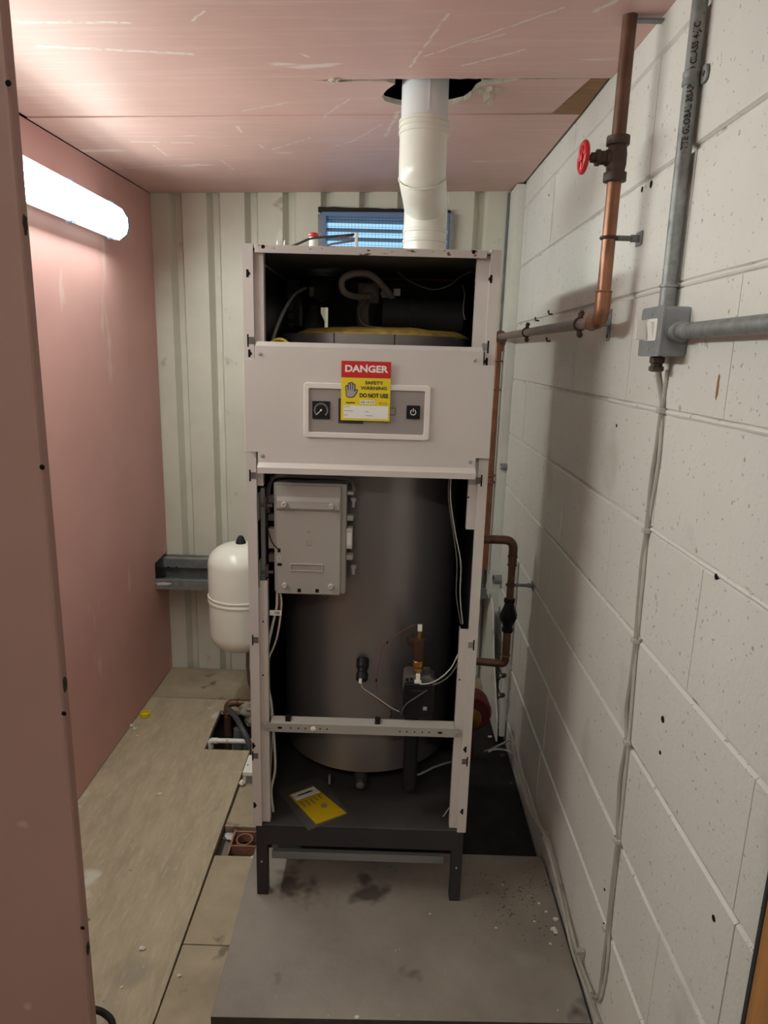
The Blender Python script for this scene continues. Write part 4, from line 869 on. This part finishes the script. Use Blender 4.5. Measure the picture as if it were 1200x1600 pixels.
for px, py, r_, lab in holes:
    p = U(px, py, 0, XW); o = obj('drill_hole', lathe(new(), [(r_*1.15, -.0004), (r_, .0012), (r_*.4, .0014)], (XW-.0002, p.y, p.z), (-1, 0, 0), 10), 'hole'); tag(o, lab, 'hole')
p = U(1122, 605, 0, XW); o = crumple('rust_mark', (XW-.0002, p.y, p.z), .0012, .0035, .020, 'timber', wr, seed=12, amp=.5)
# ================================================================ CONDUIT, SWITCH BOX, CABLES
bx_ = .458; pA, pB = U(1001, 520, 0, bx_), U(1033, 520, 0, bx_)
sy0, sy1 = pB.y, pA.y; sz1, sz0 = U(1035, 478, 0, bx_).z, U(1031, 556, 0, bx_).z
sb = thing('switch_box', (.48, (sy0+sy1)/2, sz0), 'grey metal switch box with white rocker on the block wall', 'switch')
obj('back_box', prism(new(), rrect(sy0, sy1, sz0, sz1, .007), 0, bx_+.004, XW-.0012), 'switch_grey', sb, bevel=.001)
obj('cover_plate', prism(new(), rrect(sy0-.001, sy1+.001, sz0-.001, sz1+.001, .007), 0, bx_-.001, bx_+.0038), 'switch_grey', sb, bevel=.0008)
cyy, czz = (sy0+sy1)/2-.004, (sz0+sz1)/2+.003
framep = obj('switch_frame', prism(new(), rrect(cyy-.030, cyy+.022, czz-.019, czz+.019, .002), 0, bx_-.003, bx_-.0012), 'switch_white', sb, bevel=.0005)
obj('rocker', prism(new(), [(bx_-.0031, czz-.014), (bx_-.0031, czz+.014), (bx_-.009, czz+.014), (bx_-.005, czz-.006)], 1, cyy-.018, cyy+.004), 'switch_white', framep)
obj('fuse_carrier', prism(new(), rrect(cyy+.010, cyy+.014, czz-.017, czz+.017, .001), 0, bx_-.024, bx_-.004), 'switch_white', sb, bevel=.0005)
for z in (sz0+.012, sz1-.012): LT('cover_screw', [(.003, 0), (.003, .001)], (bx_-.001, (sy0+sy1)/2, z), (-1, 0, 0), 'steel', sb, 10)
LT('knockout_ring', [(.019, 0), (.019, .003), (.014, .003)], (.482, sy0, U(1045, 517, 0, .482).z), (0, -1, 0), 'galv', sb, 20)
gl = LT('cable_gland', [(.008, 0), (.014, .002), (.014, .012), (.011, .013), (.011, .018), (.014, .019), (.014, .026), (.008, .028)], (.480, (sy0+sy1)/2+.012, sz0), (0, 0, -1), 'iron', sb, 8)
cd_x = .4895; cyv = 1.285
vcn = thing('conduit', (cd_x, cyv, sz1), 'galvanised conduit rising from the switch box to the ceiling', 'conduit')
T('conduit_pipe', [(cd_x, cyv, sz1), (cd_x, cyv+.010, zc(.49, 1.3)+.05)], .0128, 'galv', vcn, 20)
zk = U(1047, 446, 0, cd_x).z; LT('coupler', [(.0155, 0), (.0155, .003), (.0142, .004), (.0142, zk-sz1-.004), (.0165, zk-sz1-.004), (.0165, zk-sz1)], (cd_x, cyv, sz1+.001), (0, 0, 1), 'galv', vcn, 20)
zsad = U(1080, 124, 0, cd_x).z; yq = cyv+.010*(zsad-sz1)/(zc(.49, 1.3)+.05-sz1)
sd = LT('saddle', [(.0132, -.012), (.0150, -.010), (.0150, -.004), (.0138, 0), (.0150, .004), (.0150, .010), (.0132, .012)], (cd_x, yq, zsad), (0, 0, 1), 'galv', vcn, 20)
obj('saddle_lug', prism(new(), rrect(yq-.034, yq-.010, zsad-.014, zsad+.014, .010), 0, XW-.006, XW-.002), 'galv', sd, bevel=.001)
LT('saddle_screw', [(.0045, 0), (.003, .002)], (XW-.006, yq-.024, zsad), (-1, 0, 0), 'iron', sd, 10)
vd = Vector((cd_x, cyv, 0)); todir = Vector((-cd_x, -cyv, 0)).normalized(); sd_ = Vector((0, 0, 1)).cross(todir)
for s, py in (('TTE GLOBAL BSAPPV1', 173), ('IO CLASS 4-J/C', 86)):
    zt2 = U(1080, py, 0, cd_x).z; yy = cyv+.010*(zt2-sz1)/(zc(.49, 1.3)+.05-sz1)
    text('lettering', s, .0150, Vector((cd_x, yy, zt2))+todir*.0131, (0, .010, zc(.49, 1.3)+.05-sz1), -sd_, 'black_ink', vcn, bold=.0003, wrap=.0131, sx=.82)
hcn = thing('conduit', (.482, .98, czz-.02), 'galvanised conduit running sideways from the switch box toward the doorway', 'conduit')
zh = U(1060, 518, 0, .482).z
T('conduit_pipe', [(.482, sy0-.003, zh), (.482, .745, zh+.001)], .0130, 'galv', hcn, 20)
LT('coupler', [(.0150, 0), (.0150, .020), (.0175, .021), (.0175, .026), (.013, .027)], (.482, sy0-.0035, zh), (0, -1, 0), 'galv', hcn, 20)
# grey twin cables clipped down the wall
def wp(pts, x): return [tuple(U(px, py, 0, x)) for px, py in pts]
run1 = [(1027, 568), (1028, 590), (1034, 625), (1033, 642), (1027, 690), (1018, 750), (1013, 800), (1010, 829), (1003, 880), (997, 950), (993, 1001), (986, 1060), (979, 1110), (979, 1160), (970, 1210), (966, 1270), (965, 1313), (957, 1380), (950, 1450), (944, 1500), (939, 1540), (935, 1557), (927, 1557)]
ca = thing('cable_run', (.49, 1.3, .1), 'grey twin cables clipped down the block wall from the switch box', 'cable')
T('cable', spline(wp(run1, XW-.0065), 5), .0046, 'cable', ca, 8)
run2 = [(1043, 578), (1038, 610), (1035, 642), (1029, 720), (1016, 800), (1011, 829), (1005, 900), (995, 1001), (990, 1060), (982, 1160), (978, 1200), (969, 1290), (967, 1313), (958, 1390), (952, 1450), (950, 1490), (945, 1530), (938, 1560), (931, 1560)]
T('cable', spline(wp(run2, XW-.004), 5), .0033, 'cable_white', ca, 8)
for px, py in ((1033, 642), (1010, 829), (993, 1001), (980, 1160), (965, 1313), (947, 1450)):
    p = U(px, py, 0, XW-.006); c_ = B('cable_clip', XW-.014, XW-.0012, p.y-.0085, p.y+.0065, p.z-.005, p.z+.005, 'cable_white', ca, bevel=.002)
    LT('clip_nail', [(.0025, 0), (.0025, .003)], (XW-.006, p.y+.011, p.z), (-1, 0, 0), 'hole', c_, 8)
cf = thing('cable_run', (.48, 2.0, .01), 'loose grey cables trailing along the foot of the block wall', 'cable')
def fp(pts): return [tuple(U(*v)) for v in pts]
T('cable', spline(fp([(925, 1552, 0, .496), (905, 1500, 0, .494), (885, 1425, 0, .492), (868, 1360, 0, .490), (855, 1310, 0, .488), (838, 1280, 0, .482), (822, 1238, 0, .478), (815, 1205, 0, .478), (803, 1165, 0, .478)]), 6), .0046, 'cable', cf, 8)
T('cable', spline(fp([(935, 1600, 0, .490), (915, 1545, 0, .488), (893, 1480, 0, .486), (878, 1410, 0, .484), (863, 1350, 0, .482), (850, 1305, 0, .480), (832, 1275, 0, .474), (818, 1235, 0, .470), (808, 1200, 0, .468), (799, 1155, 0, .470)]), 6), .0046, 'cable', cf, 8)
T('cable', spline(fp([(799, 1155, 0, .470), (785, 1162, 0, .45), (768, 1170, 0, .42), (757, 1174, 0, .40)]), 6), .0038, 'cable_white', cf, 8)
T('cable', spline(fp([(803, 1178, 0, .474), (790, 1172, 0, .45), (772, 1171, 0, .42), (763, 1175, 0, .40)]), 6), .0036, 'cable_white', cf, 8)
for px, py in ((851, 1302), (873, 1386), (906, 1487)):
    p = U(px, py, 0, .493); c_ = B('cable_clip', .482, XW-.0012, p.y-.006, p.y+.006, p.z-.006, p.z+.006, 'cable', cf, bevel=.002)
# ================================================================ PIPES right of the heater
lx, ly = .428, 2.245
zt3, zb3 = U(803, 846, 0, lx).z, U(787, 1032, 0, lx).z
lp = thing('pipe_loop', (lx, ly, zb3), 'copper pipe loop with black check valve between heater and block wall', 'pipe')
T('upper_bend', fillet([(X1+.004, ly+.0, zt3+.004), (lx, ly, zt3+.004), (lx, ly, zt3-.07)], .034, 10), .0150, 'copper_old', lp, 18)
zvv = U(796, 965, 0, lx).z
T('riser', [(lx, ly, zt3-.065), (lx, ly, zvv+.06)], .0128, 'copper_old', lp, 16)
for dz in (.055, .085): obj('solder_ring', ring(new(), (lx, ly, zt3-dz), (0, 0, 1), .0150, .0028, 20, 8), 'copper_old', lp, True)
T('coupling_sleeve', [(lx, ly, zt3-.088), (lx, ly, zt3-.05)], .0152, 'copper_old', lp, 16)
LT('check_valve', [(.014, -.062), (.020, -.060), (.020, -.046), (.017, -.044), (.019, -.034), (.030, -.012), (.0305, .004), (.019, .034), (.016, .046), (.0195, .048), (.0195, .062), (.014, .064)], (lx, ly, zvv), (0, 0, 1), 'black', lp, 8)
T('lower_riser', [(lx, ly, zvv-.06), (lx, ly, zb3+.03)], .0140, 'copper_old', lp, 16)
T('lower_bend', fillet([(lx, ly, zb3+.035), (lx, ly, zb3), (X1+.004, ly+.02, zb3+.004)], .02, 8), .0140, 'copper_old', lp, 16)
obj('solder_ring', ring(new(), (lx, ly, zb3+.034), (0, 0, 1), .015, .0024, 20, 8), 'copper', lp, True)
p = U(805, 928, 0, lx); wall_clip(ly, p.z, lp, .0128, lx)
# white plastic pipe with dark clips low in the corner
wx, wy = .487, 2.52
wpz = thing('drain_pipe', (wx, wy, 0), 'white plastic pipe held by dark clips low on the block wall', 'pipe')
T('pipe', [(wx, wy, .03), (wx, wy, .78)], .0135, 'pvc_white', wpz, 16)
T('pipe', [(wx-.002, wy+.06, .03), (wx-.002, wy+.06, .60)], .0115, 'pvc_white', wpz, 16)
for py in (1085, 1125):
    p = U(803, py, 0, wx); c_ = LT('clip_stud', [(.009, 0), (.009, .010), (.005, .012), (.005, .022)], (wx-.010, wy-.028, p.z), (-.55, -.8, 0), 'iron', wpz, 10)
    for s in (1, -1): T('clip_jaw', [(wx-.018, wy-.038, p.z), (wx-.026, wy-.030, p.z+s*.010), (wx-.030, wy-.022, p.z+s*.024)], .0032, 'iron', c_, 8)
# grey pipe stubs on the corner trim
for py, sz_, lab in ((729, .014, 'short grey pipe stub on the corner strip level with the fascia'), (905, .021, 'wide grey pipe stub on the corner strip above the rail end')):
    p = U(788 if py < 800 else 776, py, 1, 2.93 if py < 800 else 2.88)
    o = obj('pipe_stub', lathe(new(), [(sz_*.85, 0), (sz_, .001), (sz_, .045), (sz_*.85, .0455), (sz_*.8, .02)], (p.x+.03, p.y, p.z), (-1, -.12, 0), 20), 'strip', None, True); tag(o, lab, 'pipe stub')
skb = obj('skirting_sheet', prism(new(), [(2.50, .012), (2.93, .012), (2.93, .42), (2.86, .50), (2.80, .47), (2.70, .30), (2.52, .10)], 0, .462, .468), 'white_trim'); tag(skb, 'broken white board leaning low in the back corner', 'board')
# red pump body behind the heater's edge
p = U(742, 1112, 1, 2.36); rp = thing('red_pump', (p.x, 2.36, .12), 'dark red pump casing with brass face behind the heater', 'pump')
LT('casing', [(.055, 0), (.072, .012), (.074, .06), (.060, .085), (.03, .085)], (p.x-.012, 2.43, p.z), (0, -1, 0), 'dark_red', rp, 28)
obj('casing_rim', ring(new(), (p.x-.012, 2.355, p.z), (0, 1, 0), .062, .013, 32, 10), 'dark_red', rp, True)
LT('brass_face', [(.040, 0), (.040, .006), (.024, .012)], (p.x-.016, 2.345, p.z-.018), (0, -1, 0), 'brass', rp, 20)
T('pump_foot', [(p.x-.012, 2.39, p.z-.06), (p.x-.012, 2.39, .001)], .022, 'dark_red', rp, 14)
# ================================================================ FLOOR HOLE on the left: pipes
ex, ey = U(355, 1100, 1, 2.64).x, 2.64
ez = U(355, 1098, 1, ey).z
bp = thing('waste_pipe', (ex, ey, -.19), 'brown copper pipe bending down into the floor opening', 'pipe')
T('bend', fillet([(ex+.20, ey, ez+.004), (ex, ey, ez), (ex, ey, -.195)], .028, 8), .0150, 'copper_old', bp, 16)
obj('fitting_ring', ring(new(), (ex, ey, ez-.045), (0, 0, 1), .016, .0035, 18, 8), 'copper_old', bp, True); obj('fitting_ring', ring(new(), (ex+.045, ey, ez+.001), (1, 0, 0), .016, .0035, 18, 8), 'copper_old', bp, True)
hx_ = U(329, 1160, 1, 2.46).x; hz_ = U(350, 1158, 1, 2.46).z
hp_ = thing('overflow_pipe', (hx_, 2.46, -.19), 'white plastic pipe with elbow crossing the floor opening', 'pipe')
T('pipe', fillet([(hx_+.30, 2.46, hz_+.004), (hx_, 2.46, hz_), (hx_, 2.44, -.195)], .022, 8), .0105, 'pvc_white', hp_, 16)
T('elbow', fillet([(hx_+.030, 2.46, hz_), (hx_, 2.46, hz_), (hx_, 2.458, hz_-.032)], .022, 8), .0130, 'pvc_white', hp_, 16)
o = obj('rubber_hose', tube(new(), spline(fp([(357, 1108, 1, 2.600), (368, 1120, 1, 2.53), (378, 1138, 1, 2.46), (388, 1158, 1, 2.428), (391, 1175, 1, 2.415)])), .0115, 10), 'cable_dark', None, True); tag(o, 'thick black rubber hose slanting across the floor opening', 'hose')
lg = thing('lagged_pipe', (ex+.07, 2.62, -.195), 'grey pipe wrapped in dirty lagging beside the floor opening', 'pipe')
a = U(372, 1130, 1, 2.57); T('pipe', [(a.x, 2.57, -.195), (a.x, 2.57, -.01)], .019, 'galv_dark', lg, 16)
a = U(384, 1108, 1, 2.56); crumple('lagging', (a.x+.015, 2.555, a.z), .042, .030, .030, 'lag', lg, seed=5, amp=.45); crumple('lagging', (a.x+.03, 2.55, a.z-.04), .035, .028, .025, 'lag', lg, seed=9, amp=.45)
# white trailing socket by the heater's side
a, b = U(376, 1208, 2, .045), U(386, 1222, 2, .03)
so = thing('socket_block', (-.44, 2.13, -.003), 'white plastic socket block lying beside the heater on the floor', 'socket')
c = U(388, 1200, 2, .04)
obj('lid', prism(new(), rrect(U(377, 1212, 2, .045).x, -.355, c.y-.035, c.y+.075, .004), 2, .030, .046), 'switch_white', so, bevel=.002)
obj('base', prism(new(), rrect(U(377, 1212, 2, .045).x+.010, -.358, c.y-.030, c.y+.070, .004), 2, -.0035, .0298), 'strip', so, bevel=.002)
LT('lid_screw', [(.003, 0), (.003, .0008)], (U(386, 1199, 2, .046).x, c.y+.01, .046), (0, 0, 1), 'iron', so, 10)
o = crumple('plastic_plug', tuple(U(378, 1223, 2, .008)), .010, .010, .010, 'switch_white', seed=2, amp=.3); tag(o, 'small white plastic plug beside the socket block', 'plug')
# clay duct brick in the gap of the floor
bc = U(381, 1312, 2, -.02)
cb_ = thing('clay_brick', (bc.x, bc.y, -.048), 'hollow red clay brick with round hole sunk in the floor gap', 'brick')
x0b, x1b, y0b, y1b = bc.x-.038, bc.x+.055, 1.824, 1.955; zb0, zb1 = -.047, -.012
for nm, (xa_, xb_, ya_, yb_) in (('wall', (x0b, x0b+.006, y0b, y1b)), ('wall', (x1b-.006, x1b, y0b, y1b)), ('web', (x0b+.006, x1b-.006, y0b+.054, y0b+.060)), ('web', (x0b+.006, x1b-.006, y1b-.010, y1b-.004))):
    B('brick_'+nm, xa_, xb_, ya_, yb_, zb0, zb1, 'clay', cb_)
B('brick_bed', x0b+.006, x1b-.006, y0b, y1b-.010, zb0, zb0+.003, 'void', cb_)
LT('hole_rim', [(.0275, 0), (.0275, .03), (.0235, .03), (.0235, 0)], (bc.x+.004, y0b+.089, zb0+.004), (0, 0, 1), 'clay', cb_, 28)
p = U(358, 1303, 2, -.035); o = crumple('paper_scrap', (p.x, p.y, -.040), .020, .022, .009, 'paper', seed=11, amp=.6); tag(o, 'crumpled red and white paper scrap in the floor gap', 'paper')
# yellow bottle cap on the floor
p = U(227, 1117, 2, .005)
yc = obj('bottle_cap', lathe(new(), [(.021, 0), (.023, .002), (.021, .012), (.0225, .013), (.0225, .016), (.019, .016), (.019, .005), (.004, .004)], (p.x, p.y, .0005), (0, 0, 1), 24), 'yellow_cap', None, True); tag(yc, 'yellow plastic cap on the floor by the pink wall', 'cap')
# crumbs
def crumb(px, py, z, s, lab, grp, seed):
    p = U(px, py, 2, z); o = crumple('plaster_crumb', (p.x, p.y, z+s*.35), s, s*.8, s*.4, 'crumb', seed=seed, amp=.5); tag(o, lab, 'crumb', grp)
for i, (px, py, s) in enumerate(((222, 1483, .008), (224, 1512, .003), (205, 1135, .012), (211, 1139, .009), (250, 1241, .007), (190, 1543, .004), (215, 1150, .005))):
    crumb(px, py, 0, s, ('white paint splat lump in the middle of the near plywood', 'tiny white crumb just in front of the white paint lump', 'larger of the white crumbs beside the yellow cap', 'second white crumb beside the yellow cap, hugging its larger neighbour', 'lone pale crumb in the middle of the plywood sheet', 'white crumb nearest the camera beside the pink post', 'small crumb at the foot of the pink wall below the yellow cap')[i], 'crumbs on the plywood', i+20)
for i, (px, py, s) in enumerate(((868, 1437, .007), (865, 1453, .008), (868, 1458, .006), (775, 1450, .003), (558, 1590, .005), (672, 1428, .003), (842, 1412, .004), (853, 1425, .004), (835, 1440, .003), (860, 1475, .004))):
    crumb(px, py, ZS, s, ('pale crumb at the top of the little heap by the wall cables', 'largest pale crumb of the little heap by the wall cables', 'pale crumb tucked under the largest one by the wall cables', 'tiny white crumb alone in the slab middle', 'white crumb on the very front edge of the slab', 'tiny white speck just in front of the heater stand', 'small crumb between the heater leg and the crumb heap', 'small crumb just beyond the crumb heap by the cables', 'tiny crumb on the heater side of the crumb heap', 'small crumb just in front of the crumb heap')[i], 'crumbs on the slab', i+40)
for i, (px, py, s) in enumerate(((280, 1525, .005), (395, 1340, .006), (808, 1215, .007), (765, 1152, .008))):
    p_lab = ('pale chip on the stained board left of the slab', 'white chip at the corner of the floor gap', 'pale chip on the black sheet by the wall', 'white chip on the black sheet behind the heater')[i]
    p = U(px, py, 2, 0); o = crumple('plaster_chip', (p.x, p.y, s*.35+.0005), s, s*.8, s*.4, 'crumb', seed=60+i, amp=.5); tag(o, p_lab, 'chip')
# dark hose end by the door post
o = obj('garden_hose', tube(new(), spline(fp([(120, 1575, 2, .05), (150, 1578, 2, .05), (165, 1585, 2, .04), (175, 1597, 2, .03), (178, 1625, 2, .012)])), .0075, 10), 'black_matt', None, True); tag(o, 'black hose end curling on the floor beside the pink post', 'hose')
# ================================================================ unseen fill lamp added behind the camera to brighten the front faces
hl = thing('hall_fill_light', (-.3, -1.6, 2.93), 'added unseen fill lamp on the hall ceiling behind the doorway', 'lamp')
B('lamp_body', -1.0, .4, -1.64, -1.56, 2.965, 2.999, 'lamp_body', hl, bevel=.003)
M['tube2'] = emit('hall_fill_glow', (1.0, .96, .88, 1), HALL_FILL); B('diffuser', -.98, .38, -1.645, -1.555, 2.92, 2.9645, 'tube2', hl, bevel=.004)
# ================================================================ loose dirt along the foot of the block wall
bm = new(); random.seed(21)
for i in range(420):
    px = random.gauss(815, 45); py = random.gauss(1412, 38); p = U(px, py, 2, ZS)
    if not (-.3 < p.x < .488 and 1.27 < p.y < 1.775): continue
    s = random.choice((.0006, .0008, .001, .0012, .0016, .0024))*random.uniform(.8, 1.2); a_ = random.uniform(0, 6.28); vs = []
    for k in range(5):
        t_ = a_+k*1.257; rr = s*random.uniform(.5, 1.3); vs.append((p.x+rr*math.cos(t_), p.y+rr*.8*math.sin(t_)))
    prism(bm, vs, 2, ZS+.0001, ZS+s*.5)
o = obj('dirt_flakes', bm, 'dirt'); o['kind'] = 'stuff'; tag(o, 'dark dirt flakes scattered over the slab beside the wall cables', 'dirt')
